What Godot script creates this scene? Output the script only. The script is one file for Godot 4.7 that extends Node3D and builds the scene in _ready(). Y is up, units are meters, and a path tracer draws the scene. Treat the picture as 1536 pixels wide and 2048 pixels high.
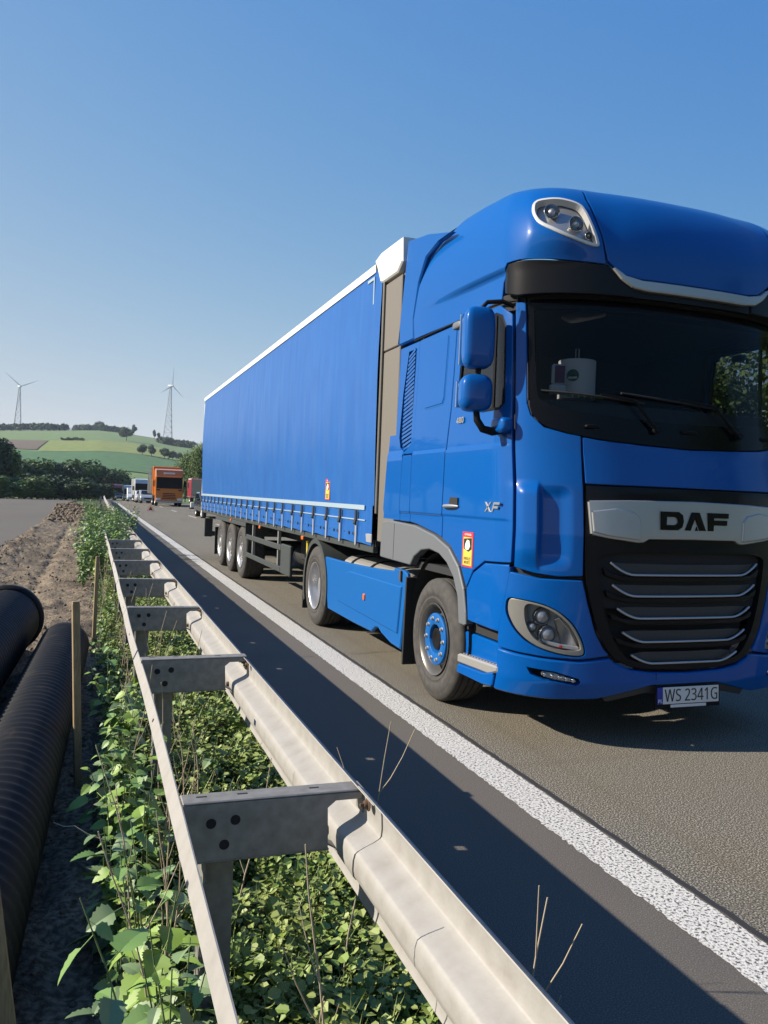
extends Node3D

var M := {}
var used := {}
var rng := RandomNumberGenerator.new()

# ---------------------------------------------------------------- mesh builder
class B:
	var v := PackedVector3Array()
	var n := PackedVector3Array()
	var uv := PackedVector2Array()
	var c := PackedColorArray()
	var xf := Transform3D.IDENTITY
	var col := Color.WHITE
	var with_c := false
	var with_uv := false

	func t(a, b, d, na, nb, nd, ua = Vector2.ZERO, ub = Vector2.ZERO, ud = Vector2.ZERO):
		var g = (d - a).cross(b - a)
		if g.length_squared() < 1e-16: return
		if g.dot(na + nb + nd) < 0.0:
			var s = b; b = d; d = s
			s = nb; nb = nd; nd = s
			s = ub; ub = ud; ud = s
		v.append(xf * a); v.append(xf * b); v.append(xf * d)
		n.append((xf.basis * na).normalized()); n.append((xf.basis * nb).normalized()); n.append((xf.basis * nd).normalized())
		uv.append(ua); uv.append(ub); uv.append(ud)
		if with_c:
			c.append(col); c.append(col); c.append(col)

	func q(a, b, d, e, na, nb, nd, ne):
		t(a, b, d, na, nb, nd); t(a, d, e, na, nd, ne)

	func face(p, out):
		# flat polygon, fan; out is a hint for the side it faces
		var nn := Vector3.ZERO
		for i in range(1, p.size() - 1): nn += (p[i] - p[0]).cross(p[i + 1] - p[0])
		nn = nn.normalized()
		if nn.dot(out) < 0.0: nn = -nn
		for i in range(1, p.size() - 1): t(p[0], p[i], p[i + 1], nn, nn, nn)

	func box(ce: Vector3, s: Vector3, bev := 0.0, bs := Basis.IDENTITY):
		var h = s * 0.5
		var k = [h.x, h.y, h.z]
		var e = min(bev, min(h.x, min(h.y, h.z)) * 0.98)
		for a in 3:
			for sg in [-1.0, 1.0]:
				var b1 = (a + 1) % 3
				var b2 = (a + 2) % 3
				var pts = []
				for o in [[-1, -1], [1, -1], [1, 1], [-1, 1]]:
					var p = Vector3.ZERO
					p[a] = sg * k[a]; p[b1] = o[0] * (k[b1] - e); p[b2] = o[1] * (k[b2] - e)
					pts.append(ce + bs * p)
				var nn = Vector3.ZERO; nn[a] = sg
				face(pts, bs * nn)
		if e > 0.0:
			for a in 3:
				var b1 = (a + 1) % 3
				var b2 = (a + 2) % 3
				for s1 in [-1.0, 1.0]:
					for s2 in [-1.0, 1.0]:
						var pts = []
						for o in [[-1, 0], [1, 0], [1, 1], [-1, 1]]:
							var p = Vector3.ZERO
							p[a] = o[0] * (k[a] - e)
							p[b1] = s1 * (k[b1] - (e if o[1] == 1 else 0.0))
							p[b2] = s2 * (k[b2] - (0.0 if o[1] == 1 else e))
							pts.append(ce + bs * p)
						var nn = Vector3.ZERO; nn[b1] = s1; nn[b2] = s2
						face(pts, bs * nn)
			for sx in [-1.0, 1.0]:
				for sy in [-1.0, 1.0]:
					for sz in [-1.0, 1.0]:
						var o = Vector3(sx, sy, sz)
						var pts = []
						for a in 3:
							var p = Vector3(sx * (k[0] - e), sy * (k[1] - e), sz * (k[2] - e))
							p[a] = o[a] * k[a]
							pts.append(ce + bs * p)
						face(pts, bs * o)

	func bar(a: Vector3, b: Vector3, w: float, h: float, up := Vector3.UP, bev := 0.0):
		var z = (b - a).normalized()
		var x = up.cross(z)
		if x.length() < 1e-4: x = Vector3.RIGHT.cross(z)
		x = x.normalized()
		var y = z.cross(x)
		box((a + b) * 0.5, Vector3(w, h, (b - a).length()), bev, Basis(x, y, z))

	func tube(p, r, k := 8, cap := true):
		var m = p.size()
		var rings = []
		var nr = []
		var up = Vector3.UP
		for i in m:
			var d = (p[min(i + 1, m - 1)] - p[max(i - 1, 0)]).normalized()
			var x = up.cross(d)
			if x.length() < 0.05: x = Vector3.RIGHT.cross(d)
			x = x.normalized()
			var y = d.cross(x).normalized()
			up = y
			var rr = r[i] if r is Array else r
			var ring = []
			var nn = []
			for j in k:
				var an = TAU * j / k
				var o = x * cos(an) + y * sin(an)
				ring.append(p[i] + o * rr); nn.append(o)
			rings.append(ring); nr.append(nn)
		for i in m - 1:
			for j in k:
				var j2 = (j + 1) % k
				q(rings[i][j], rings[i][j2], rings[i + 1][j2], rings[i + 1][j], nr[i][j], nr[i][j2], nr[i + 1][j2], nr[i + 1][j])
		if cap:
			face(rings[0], p[0] - p[1])
			face(rings[m - 1], p[m - 1] - p[m - 2])

	func lathe(pr, k := 32, bs := Basis.IDENTITY, ce := Vector3.ZERO, a0 := 0.0, a1 := TAU):
		# profile of Vector2(radius, height along the local y axis); the outside is to the left of its direction
		var m = pr.size()
		var sn = []
		for i in m - 1:
			var d = pr[i + 1] - pr[i]
			sn.append(Vector2(d.y, -d.x).normalized())
		for i in m - 1:
			var n0 = sn[i]
			var n1 = sn[i]
			if i > 0 and sn[i - 1].dot(sn[i]) > 0.6: n0 = (sn[i - 1] + sn[i]).normalized()
			if i < m - 2 and sn[i + 1].dot(sn[i]) > 0.6: n1 = (sn[i + 1] + sn[i]).normalized()
			for j in k:
				var u0 = lerp(a0, a1, float(j) / k)
				var u1 = lerp(a0, a1, float(j + 1) / k)
				var c0 = cos(u0); var s0 = sin(u0); var c1 = cos(u1); var s1 = sin(u1)
				q(ce + bs * Vector3(pr[i].x * c0, pr[i].y, pr[i].x * s0), ce + bs * Vector3(pr[i].x * c1, pr[i].y, pr[i].x * s1),
					ce + bs * Vector3(pr[i + 1].x * c1, pr[i + 1].y, pr[i + 1].x * s1), ce + bs * Vector3(pr[i + 1].x * c0, pr[i + 1].y, pr[i + 1].x * s0),
					bs * Vector3(n0.x * c0, n0.y, n0.x * s0), bs * Vector3(n0.x * c1, n0.y, n0.x * s1), bs * Vector3(n1.x * c1, n1.y, n1.x * s1), bs * Vector3(n1.x * c0, n1.y, n1.x * s0))

	func prism(poly, d0: float, d1: float, tf := Transform3D.IDENTITY, bev := 0.0):
		# polygon in x,y pushed along z from d0 to d1, its edges at d1 chamfered
		var p = PackedVector2Array(poly)
		if Geometry2D.is_polygon_clockwise(p): p.reverse()
		var m = p.size()
		var ins = PackedVector2Array()
		for i in m:
			var e0 = (p[i] - p[(i + m - 1) % m]).normalized()
			var e1 = (p[(i + 1) % m] - p[i]).normalized()
			var b = (Vector2(-e0.y, e0.x) + Vector2(-e1.y, e1.x))
			ins.append(p[i] + b.normalized() * bev / max(0.35, b.length() * 0.5))
		var sg = 1.0 if d1 > d0 else -1.0
		for cap in 2:
			var pp = ins if cap == 1 else p
			var d = d1 if cap == 1 else d0
			var tr = Geometry2D.triangulate_polygon(pp)
			var nn = tf.basis * Vector3(0, 0, sg if cap == 1 else -sg)
			for i in range(0, tr.size(), 3):
				t(tf * Vector3(pp[tr[i]].x, pp[tr[i]].y, d), tf * Vector3(pp[tr[i + 1]].x, pp[tr[i + 1]].y, d), tf * Vector3(pp[tr[i + 2]].x, pp[tr[i + 2]].y, d), nn, nn, nn)
		var dm = d1 - sg * bev
		for i in m:
			var j = (i + 1) % m
			var e = (p[j] - p[i]).normalized()
			var o = tf.basis * Vector3(e.y, -e.x, 0)
			face([tf * Vector3(p[i].x, p[i].y, d0), tf * Vector3(p[j].x, p[j].y, d0), tf * Vector3(p[j].x, p[j].y, dm), tf * Vector3(p[i].x, p[i].y, dm)], o)
			if bev > 0.0:
				face([tf * Vector3(p[i].x, p[i].y, dm), tf * Vector3(p[j].x, p[j].y, dm), tf * Vector3(ins[j].x, ins[j].y, d1), tf * Vector3(ins[i].x, ins[i].y, d1)], o + tf.basis * Vector3(0, 0, sg))

	func grid(f: Callable, nu: int, nv: int, out = null):
		# f(u, v) for u, v in 0..1, smooth normals
		var P = []
		for i in nu + 1:
			var row = []
			for j in nv + 1: row.append(f.call(float(i) / nu, float(j) / nv))
			P.append(row)
		var N = []
		for i in nu + 1:
			var row = []
			for j in nv + 1:
				var du = P[min(i + 1, nu)][j] - P[max(i - 1, 0)][j]
				var dv = P[i][min(j + 1, nv)] - P[i][max(j - 1, 0)]
				var nn = du.cross(dv).normalized()
				if out != null:
					var o = out.call(P[i][j]) if out is Callable else out
					if nn.dot(o) < 0.0: nn = -nn
				row.append(nn)
			N.append(row)
		for i in nu:
			for j in nv:
				var a0 = Vector2(float(i) / nu, float(j) / nv)
				var a1 = Vector2(float(i + 1) / nu, float(j) / nv)
				var a2 = Vector2(float(i + 1) / nu, float(j + 1) / nv)
				var a3 = Vector2(float(i) / nu, float(j + 1) / nv)
				t(P[i][j], P[i + 1][j], P[i + 1][j + 1], N[i][j], N[i + 1][j], N[i + 1][j + 1], a0, a1, a2)
				t(P[i][j], P[i + 1][j + 1], P[i][j + 1], N[i][j], N[i + 1][j + 1], N[i][j + 1], a0, a2, a3)

	static func nrm(f: Callable, p: Vector2, side: Callable) -> Vector3:
		var e = 0.004
		var du = f.call(p + Vector2(e, 0)) - f.call(p - Vector2(e, 0))
		var dv = f.call(p + Vector2(0, e)) - f.call(p - Vector2(0, e))
		var nn = du.cross(dv).normalized()
		if nn.dot(side.call(p)) < 0.0: nn = -nn
		return nn

	func patch(poly, f: Callable, side: Callable, cell: Vector2, off: float, thick: float, bev := 0.006, holes = []):
		# a curved panel: the polygon (in the chart of f) lifted by off along the surface normal, with a rounded edge and sides
		var p = PackedVector2Array(poly)
		if Geometry2D.is_polygon_clockwise(p): p.reverse()
		var ins = p
		if bev > 0.0:
			var g = Geometry2D.offset_polygon(p, -bev, Geometry2D.JOIN_MITER)
			if g.size() > 0: ins = g[0]
		var hol = []
		for h in holes:
			var hp = PackedVector2Array(h)
			if Geometry2D.is_polygon_clockwise(hp): hp.reverse()
			hol.append(hp)
		var lo = p[0]
		var hi = p[0]
		for a in p:
			lo = lo.min(a); hi = hi.max(a)
		var nx = max(1, int(ceil((hi.x - lo.x) / cell.x)))
		var ny = max(1, int(ceil((hi.y - lo.y) / cell.y)))
		var cs = Vector2((hi.x - lo.x) / nx, (hi.y - lo.y) / ny)
		var cache = {}
		var at = func(a: Vector2, o: float):
			var key = Vector3i(int(round(a.x * 20000.0)), int(round(a.y * 20000.0)), 0)
			if not cache.has(key): cache[key] = [f.call(a), B.nrm(f, a, side)]
			return [cache[key][0] + cache[key][1] * o, cache[key][1]]
		for i in nx:
			for j in ny:
				var q0 = lo + Vector2(cs.x * i, cs.y * j)
				var cellp = PackedVector2Array([q0, q0 + Vector2(cs.x, 0), q0 + cs, q0 + Vector2(0, cs.y)])
				var pcs = Geometry2D.intersect_polygons(ins, cellp)
				for h in hol:
					var nxt = []
					for a in pcs: nxt.append_array(Geometry2D.clip_polygons(a, h))
					pcs = nxt
				for a in pcs:
					var tr = Geometry2D.triangulate_polygon(a)
					if tr.size() == 0 and a.size() > 2:
						a = Geometry2D.convex_hull(a)
						if a[0] == a[a.size() - 1]: a.remove_at(a.size() - 1)
						for k in range(1, a.size() - 1): tr.append_array(PackedInt32Array([0, k, k + 1]))
					for k in range(0, tr.size(), 3):
						var A = at.call(a[tr[k]], off)
						var Bq = at.call(a[tr[k + 1]], off)
						var C = at.call(a[tr[k + 2]], off)
						t(A[0], Bq[0], C[0], A[1], Bq[1], C[1], a[tr[k]], a[tr[k + 1]], a[tr[k + 2]])
		var rims = [[ins, p, 1.0]]
		for h in hol: rims.append([h, h, -1.0])
		for rm in rims:
			var inner = rm[0]
			var m = inner.size()
			for i in m:
				var a = inner[i]
				var b2 = inner[(i + 1) % m]
				var e = (b2 - a)
				if e.length() < 1e-5: continue
				var lat = Vector2(e.y, -e.x).normalized() * rm[2]
				var steps = max(1, int(ceil(max(abs(e.x) / cell.x, abs(e.y) / cell.y))))
				for s in steps:
					var a0 = a.lerp(b2, float(s) / steps)
					var a1 = a.lerp(b2, float(s + 1) / steps)
					var T0 = at.call(a0, off)
					var T1 = at.call(a1, off)
					var o0 = a0 + (lat * bev if rm[2] > 0.0 else Vector2.ZERO)
					var o1 = a1 + (lat * bev if rm[2] > 0.0 else Vector2.ZERO)
					var bb = bev if rm[2] > 0.0 else 0.0
					var E0 = at.call(o0, off - bb)
					var E1 = at.call(o1, off - bb)
					var D0 = at.call(o0, off - thick)
					var D1 = at.call(o1, off - thick)
					var w = (at.call((a0 + a1) * 0.5 + lat * 0.01, off)[0] - at.call((a0 + a1) * 0.5, off)[0]).normalized()
					if bb > 0.0:
						q(T0[0], T1[0], E1[0], E0[0], T0[1], T1[1], (T1[1] * 0.4 + w).normalized(), (T0[1] * 0.4 + w).normalized())
					q(E0[0], E1[0], D1[0], D0[0], w, w, w, w)

	func mesh() -> ArrayMesh:
		var arr = []
		arr.resize(Mesh.ARRAY_MAX)
		arr[Mesh.ARRAY_VERTEX] = v
		arr[Mesh.ARRAY_NORMAL] = n
		if with_uv: arr[Mesh.ARRAY_TEX_UV] = uv
		if with_c: arr[Mesh.ARRAY_COLOR] = c
		var m := ArrayMesh.new()
		m.add_surface_from_arrays(Mesh.PRIMITIVE_TRIANGLES, arr)
		return m

# ---------------------------------------------------------------- scene tree helpers
func numbered(called: String) -> String:
	used[called] = used.get(called, 0) + 1
	return called if used[called] == 1 else "%s_%03d" % [called, used[called] - 1]

func thing(called, label, category, at = Vector3.ZERO, turn = 0.0, group = "") -> Node3D:
	var o := Node3D.new()
	o.name = numbered(called)
	add_child(o)
	o.position = at
	o.rotation.y = turn
	tag(o, label, category, group)
	return o

func tag(o, label, category, group = "", kind = ""):
	if label: o.set_meta("label", label)
	if category: o.set_meta("category", category)
	if group: o.set_meta("group", group)
	if kind: o.set_meta("kind", kind)
	return o

func inst(called: String, mesh: Mesh, m: Material, parent: Node = self) -> MeshInstance3D:
	var o := MeshInstance3D.new()
	o.mesh = mesh
	o.material_override = m
	if parent == self:
		o.name = numbered(called)
		add_child(o)
	else:
		o.name = called
		parent.add_child(o, true)
	return o

func obj(called: String, b: B, m: Material, parent: Node = self) -> MeshInstance3D:
	return inst(called, b.mesh(), m, parent)

func struct(called, b, m) -> MeshInstance3D:
	var o = obj(called, b, m)
	o.set_meta("kind", "structure")
	return o

func copy(src: Node3D, at: Vector3, turn := 0.0, label = "") -> Node3D:
	var o = src.duplicate()
	var base = String(src.name)
	var us = base.rfind("_")
	if us > 0 and base.substr(us + 1).is_valid_int(): base = base.substr(0, us)
	o.name = numbered(base)
	add_child(o)
	o.position = at
	o.rotation.y = turn
	if label: o.set_meta("label", label)
	return o

# ---------------------------------------------------------------- materials
func lin(r, g, b) -> Color:
	return Color(r, g, b).linear_to_srgb()

func mat(key: String, c: Color, rough := 0.6, metal := 0.0, coat := 0.0) -> StandardMaterial3D:
	var m := StandardMaterial3D.new()
	m.albedo_color = c
	m.roughness = rough
	m.metallic = metal
	if coat > 0.0:
		m.clearcoat_enabled = true
		m.clearcoat = coat
		m.clearcoat_roughness = 0.03
	M[key] = m
	return m

func noise_img(size: int, freq: float, seed_: int, oct := 4, type := FastNoiseLite.TYPE_SIMPLEX_SMOOTH) -> Image:
	var f := FastNoiseLite.new()
	f.noise_type = type
	f.seed = seed_
	f.frequency = freq
	f.fractal_octaves = oct
	return f.get_seamless_image(size, size)

func ramp_tex(im: Image, stops: Array) -> ImageTexture:
	# grey image -> colours; stops are [value, colour]
	var g := Gradient.new()
	var o := PackedFloat32Array()
	var cc := PackedColorArray()
	for s in stops:
		o.append(s[0]); cc.append(s[1])
	g.offsets = o
	g.colors = cc
	var lut = []
	for i in 256: lut.append(g.sample(i / 255.0))
	im.convert(Image.FORMAT_L8)
	var d = im.get_data()
	var w = im.get_width()
	var bytes := PackedByteArray()
	bytes.resize(d.size() * 3)
	for i in d.size():
		var k = lut[d[i]]
		bytes[i * 3] = int(clamp(k.r * 255.0, 0, 255)); bytes[i * 3 + 1] = int(clamp(k.g * 255.0, 0, 255)); bytes[i * 3 + 2] = int(clamp(k.b * 255.0, 0, 255))
	var out := Image.create_from_data(w, im.get_height(), false, Image.FORMAT_RGB8, bytes)
	return ImageTexture.create_from_image(out)

func normal_tex(im: Image, strength := 4.0) -> ImageTexture:
	var k: Image = im.duplicate()
	k.convert(Image.FORMAT_RGBA8)
	k.bump_map_to_normal_map(strength)
	return ImageTexture.create_from_image(k)

func tri(m: StandardMaterial3D, per_metre: float, world := true):
	m.uv1_triplanar = true
	m.uv1_world_triplanar = world
	m.uv1_scale = Vector3.ONE * per_metre
	return m

func nz(x: float, y: float, f: FastNoiseLite) -> float:
	return f.get_noise_2d(x, y)

func fnl(seed_: int, freq: float, oct := 4) -> FastNoiseLite:
	var f := FastNoiseLite.new()
	f.noise_type = FastNoiseLite.TYPE_SIMPLEX_SMOOTH
	f.seed = seed_
	f.frequency = freq
	f.fractal_octaves = oct
	return f

func rr(a: float, b: float) -> float:
	return rng.randf_range(a, b)

func ss(a: float, b: float, x: float) -> float:
	var k = clamp((x - a) / (b - a), 0.0, 1.0)
	return k * k * (3.0 - 2.0 * k)

func tab(xs: Array, ys: Array, x: float) -> float:
	if x <= xs[0]: return ys[0]
	for i in range(1, xs.size()):
		if x <= xs[i]:
			return lerp(float(ys[i - 1]), float(ys[i]), (x - xs[i - 1]) / (xs[i] - xs[i - 1]))
	return ys[-1]

func al(r, g, b) -> Color:
	return lin(r * 0.74, g * 0.74, b * 0.74)

func make_materials():
	var sp = noise_img(1024, 0.16, 3, 3)
	var big = noise_img(512, 0.012, 8, 5)
	var fine = noise_img(512, 0.08, 5, 4)
	# asphalt of pale and brown chippings
	var m = mat("asphalt", Color.WHITE, 0.9)
	m.albedo_texture = ramp_tex(sp.duplicate(), [[0.0, lin(0.012, 0.011, 0.010)], [0.36, lin(0.037, 0.032, 0.025)], [0.48, lin(0.102, 0.089, 0.066)], [0.58, lin(0.156, 0.137, 0.102)], [0.7, lin(0.31, 0.282, 0.226)], [1.0, lin(0.58, 0.55, 0.49)]])
	m.normal_enabled = true
	m.normal_texture = normal_tex(sp, 6.0)
	m.normal_scale = 0.2
	m.vertex_color_use_as_albedo = true
	tri(m, 0.55)
	m = mat("asphalt_fine", Color.WHITE, 0.92)
	m.albedo_texture = ramp_tex(sp.duplicate(), [[0.0, lin(0.045, 0.04, 0.035)], [0.4, lin(0.076, 0.067, 0.058)], [0.62, lin(0.098, 0.087, 0.075)], [1.0, lin(0.22, 0.2, 0.175)]])
	m.normal_enabled = true
	m.normal_texture = normal_tex(sp, 3.0)
	m.normal_scale = 0.2
	m.vertex_color_use_as_albedo = true
	tri(m, 0.8)
	# road paint, worn down to the stones in flecks
	m = mat("road_paint", Color.WHITE, 0.75)
	m.albedo_texture = ramp_tex(noise_img(1024, 0.1, 21, 4), [[0.0, lin(0.05, 0.047, 0.043)], [0.33, lin(0.09, 0.085, 0.078)], [0.39, lin(0.42, 0.412, 0.39)], [0.7, lin(0.52, 0.51, 0.485)], [1.0, lin(0.56, 0.55, 0.53)]])
	m.normal_enabled = true
	m.normal_texture = normal_tex(sp, 5.0)
	m.normal_scale = 0.2
	tri(m, 0.5)
	mat("joint_tar", al(0.03, 0.03, 0.032), 0.7)
	# dug earth
	m = mat("dirt", Color.WHITE, 1.0)
	m.albedo_texture = ramp_tex(noise_img(1024, 0.03, 31, 6), [[0.0, al(0.04, 0.031, 0.022)], [0.38, al(0.135, 0.1, 0.064)], [0.52, al(0.23, 0.175, 0.115)], [0.7, al(0.315, 0.25, 0.17)], [1.0, al(0.45, 0.375, 0.275)]])
	m.normal_enabled = true
	m.normal_texture = normal_tex(noise_img(1024, 0.06, 32, 5), 8.0)
	m.vertex_color_use_as_albedo = true
	tri(m, 0.7)
	m = mat("clod", Color.WHITE, 1.0)
	m.albedo_texture = ramp_tex(noise_img(256, 0.05, 33, 5), [[0.0, al(0.06, 0.042, 0.03)], [0.5, al(0.2, 0.15, 0.1)], [1.0, al(0.34, 0.27, 0.2)]])
	tri(m, 2.0)
	m = mat("soil", Color.WHITE, 1.0)
	m.albedo_texture = ramp_tex(noise_img(512, 0.05, 41, 5), [[0.0, al(0.02, 0.02, 0.012)], [0.5, al(0.07, 0.06, 0.035)], [1.0, al(0.16, 0.13, 0.08)]])
	tri(m, 1.2)
	m = mat("grass", Color.WHITE, 1.0)
	m.albedo_texture = ramp_tex(noise_img(512, 0.05, 42, 5), [[0.0, al(0.03, 0.06, 0.015)], [0.5, al(0.07, 0.13, 0.03)], [1.0, al(0.13, 0.17, 0.05)]])
	tri(m, 0.08)
	# zinc coated steel, weathered
	m = mat("zinc", Color.WHITE, 0.6, 0.15)
	m.albedo_texture = ramp_tex(noise_img(512, 0.02, 51, 6), [[0.0, lin(0.235, 0.222, 0.202)], [0.35, lin(0.268, 0.257, 0.24)], [0.6, lin(0.284, 0.275, 0.26)], [1.0, lin(0.30, 0.293, 0.282)]])
	m.normal_enabled = true
	m.normal_texture = normal_tex(fine, 1.5)
	m.normal_scale = 0.25
	tri(m, 0.9)
	m = mat("zinc_grey", Color.WHITE, 0.6, 0.25)
	m.albedo_texture = ramp_tex(noise_img(512, 0.025, 52, 6), [[0.0, lin(0.15, 0.143, 0.128)], [0.5, lin(0.195, 0.188, 0.174)], [1.0, lin(0.24, 0.234, 0.22)]])
	tri(m, 1.3)
	m = mat("rusty_bolt", al(0.13, 0.075, 0.045), 0.8, 0.3)
	mat("hole_dark", al(0.012, 0.012, 0.013), 0.9)
	# the blue lorry
	m = mat("cab_blue", lin(0.0006, 0.071, 0.288), 0.34, 0.0, 0.5)
	m.metallic_specular = 0.2
	m = mat("cab_blue_dusty", lin(0.006, 0.085, 0.285), 0.5, 0.0, 0.15)
	m.metallic_specular = 0.25
	m = mat("curtain", Color.WHITE, 0.42)
	var st = Image.create(512, 512, false, Image.FORMAT_L8)
	var fs = fnl(61, 0.02, 5)
	for y in 512:
		for x in 512:
			var a = x / 512.0 * TAU
			var k = fs.get_noise_3d(cos(a) * 330.0, sin(a) * 330.0, y * 0.35) * 0.65 + fs.get_noise_3d(cos(a) * 60.0, sin(a) * 60.0, y * 0.5 + 400.0) * 0.45
			st.set_pixel(x, y, Color(0.5 + k * 0.5, 0.5 + k * 0.5, 0.5 + k * 0.5))
	m.albedo_texture = ramp_tex(st, [[0.0, lin(0.006, 0.07, 0.268)], [0.5, lin(0.0085, 0.085, 0.308)], [1.0, lin(0.014, 0.106, 0.335)]])
	m.clearcoat_enabled = true
	m.clearcoat = 0.3
	m.clearcoat_roughness = 0.25
	m.metallic_specular = 0.35
	mat("plastic_grey", lin(0.098, 0.108, 0.12), 0.55)
	m = mat("plastic_black", lin(0.008, 0.008, 0.009), 0.5)
	m.metallic_specular = 0.22
	m = mat("gloss_black", lin(0.003, 0.003, 0.004), 0.15, 0.0, 0.1)
	m.metallic_specular = 0.22
	m = mat("visor_black", lin(0.007, 0.007, 0.0085), 0.32, 0.0, 0.15)
	m.metallic_specular = 0.22
	mat("void_black", lin(0.010, 0.010, 0.011), 0.85)
	mat("interior", lin(0.03, 0.031, 0.034), 0.8)
	mat("lamp_frame", lin(0.5, 0.5, 0.49), 0.3, 0.2)
	mat("lamp_inner", lin(0.30, 0.31, 0.33), 0.28, 0.6)
	mat("bezel", lin(0.19, 0.185, 0.17), 0.35, 0.3)
	mat("chrome", al(0.72, 0.72, 0.72), 0.12, 1.0)
	mat("satin_silver", al(0.55, 0.54, 0.52), 0.38, 0.7)
	mat("mesh_plastic", lin(0.03, 0.031, 0.033), 0.55)
	mat("alu", al(0.62, 0.62, 0.63), 0.36, 0.75)
	mat("rim_dull", lin(0.13, 0.127, 0.12), 0.4, 0.6)
	mat("alu_dull", al(0.5, 0.49, 0.47), 0.45, 0.6)
	m = mat("rubber", Color.WHITE, 0.85)
	m.albedo_texture = ramp_tex(noise_img(256, 0.03, 71, 5), [[0.0, lin(0.024, 0.023, 0.022)], [0.5, lin(0.038, 0.036, 0.034)], [1.0, lin(0.062, 0.058, 0.053)]])
	tri(m, 1.5, false)
	mat("rubber_black", al(0.014, 0.014, 0.015), 0.8)
	mat("white_paint", al(0.78, 0.78, 0.76), 0.5)
	mat("grey_post", lin(0.135, 0.122, 0.105), 0.55, 0.1)
	mat("guard_grey", lin(0.034, 0.041, 0.041), 0.6, 0.1)
	mat("chassis", al(0.02, 0.021, 0.024), 0.6)
	mat("strap_grey", al(0.30, 0.31, 0.33), 0.6)
	mat("buckle", al(0.03, 0.03, 0.034), 0.5, 0.3)
	mat("reflex_tape", al(0.36, 0.47, 0.56), 0.35)
	mat("amber", al(0.75, 0.16, 0.02), 0.25)
	mat("red_plastic", al(0.45, 0.02, 0.02), 0.3)
	mat("yellow_paint", al(0.65, 0.5, 0.03), 0.5)
	mat("sticker_red", al(0.62, 0.03, 0.06), 0.5)
	mat("sticker_yellow", al(0.72, 0.55, 0.08), 0.5)
	mat("sticker_white", al(0.78, 0.76, 0.72), 0.5)
	mat("sticker_black", al(0.02, 0.02, 0.02), 0.5)
	mat("eu_blue", al(0.01, 0.03, 0.35), 0.4)
	mat("green_print", al(0.01, 0.12, 0.07), 0.5)
	mat("purple_print", al(0.12, 0.01, 0.10), 0.4)
	mat("box_white", al(0.62, 0.72, 0.76), 0.6)
	mat("paper", al(0.75, 0.78, 0.78), 0.8)
	mat("visor_cloth", lin(0.42, 0.38, 0.35), 0.8)
	m = mat("glass", Color(0.008, 0.02, 0.028, 0.5), 0.02)
	m.transparency = BaseMaterial3D.TRANSPARENCY_ALPHA
	m.metallic_specular = 0.24
	m = mat("glass_side", Color(0.015, 0.025, 0.03, 0.5), 0.02)
	m.transparency = BaseMaterial3D.TRANSPARENCY_ALPHA
	m = mat("lens", Color(0.02, 0.03, 0.04, 0.05), 0.02)
	m.transparency = BaseMaterial3D.TRANSPARENCY_ALPHA
	m.metallic_specular = 0.25
	mat("mirror_glass", al(0.85, 0.85, 0.85), 0.02, 1.0)
	# pipes, stakes
	m = mat("pipe", Color.WHITE, 0.55)
	m.albedo_texture = ramp_tex(noise_img(512, 0.014, 85, 6), [[0.0, lin(0.008, 0.008, 0.0095)], [0.55, lin(0.0105, 0.0105, 0.012)], [0.75, lin(0.013, 0.0125, 0.0125)], [0.92, lin(0.035, 0.029, 0.023)], [1.0, lin(0.06, 0.048, 0.036)]])
	tri(m, 0.7)
	m.metallic_specular = 0.25
	m = mat("wood", Color.WHITE, 0.85)
	var wd = Image.create(256, 256, false, Image.FORMAT_L8)
	var fw = fnl(81, 0.03, 4)
	for y in 256:
		for x in 256:
			var k = 0.5 + 0.5 * fw.get_noise_2d(x * 5.0, y * 0.4)
			wd.set_pixel(x, y, Color(k, k, k))
	m.albedo_texture = ramp_tex(wd, [[0.0, al(0.17, 0.11, 0.055)], [0.5, al(0.33, 0.235, 0.125)], [1.0, al(0.45, 0.34, 0.2)]])
	tri(m, 3.0, false)
	# plants
	for a in [["leaf_a", 0.15, 0.275, 0.065], ["leaf_b", 0.205, 0.33, 0.05], ["leaf_c", 0.18, 0.27, 0.12], ["leaf_small", 0.19, 0.28, 0.05], ["leaf_grass", 0.25, 0.31, 0.075]]:
		m = mat(a[0], al(a[1], a[2], a[3]), 0.55)
		m.backlight = Color(0.5, 0.5, 0.2)
		m.cull_mode = BaseMaterial3D.CULL_DISABLED
	mat("stem_green", al(0.11, 0.16, 0.05), 0.7)
	mat("stalk", lin(0.33, 0.27, 0.19), 0.9)
	for a in [["crown_dark", 0.032, 0.075, 0.018], ["crown_mid", 0.09, 0.165, 0.026]]:
		m = mat(a[0], al(a[1], a[2], a[3]), 0.7)
		m.backlight = Color(0.35, 0.4, 0.15)
		m.cull_mode = BaseMaterial3D.CULL_DISABLED
		m.vertex_color_use_as_albedo = true
	mat("bark", al(0.06, 0.045, 0.032), 0.95)
	# far land
	var fd = noise_img(512, 0.02, 91, 5)
	for a in [["field_dark", 0.05, 0.15, 0.045], ["field_mid", 0.20, 0.25, 0.055], ["field_pale", 0.135, 0.22, 0.07], ["field_brown", 0.13, 0.095, 0.065], ["meadow", 0.17, 0.23, 0.06]]:
		m = mat(a[0], Color.WHITE, 1.0)
		m.albedo_texture = ramp_tex(fd.duplicate(), [[0.0, al(a[1] * 0.75, a[2] * 0.78, a[3] * 0.75)], [0.5, al(a[1], a[2], a[3])], [1.0, al(a[1] * 1.25, a[2] * 1.2, a[3] * 1.25)]])
		tri(m, 0.012)
	# other vehicles
	mat("orange_paint", al(0.72, 0.19, 0.012), 0.35, 0.0, 0.6)
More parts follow.
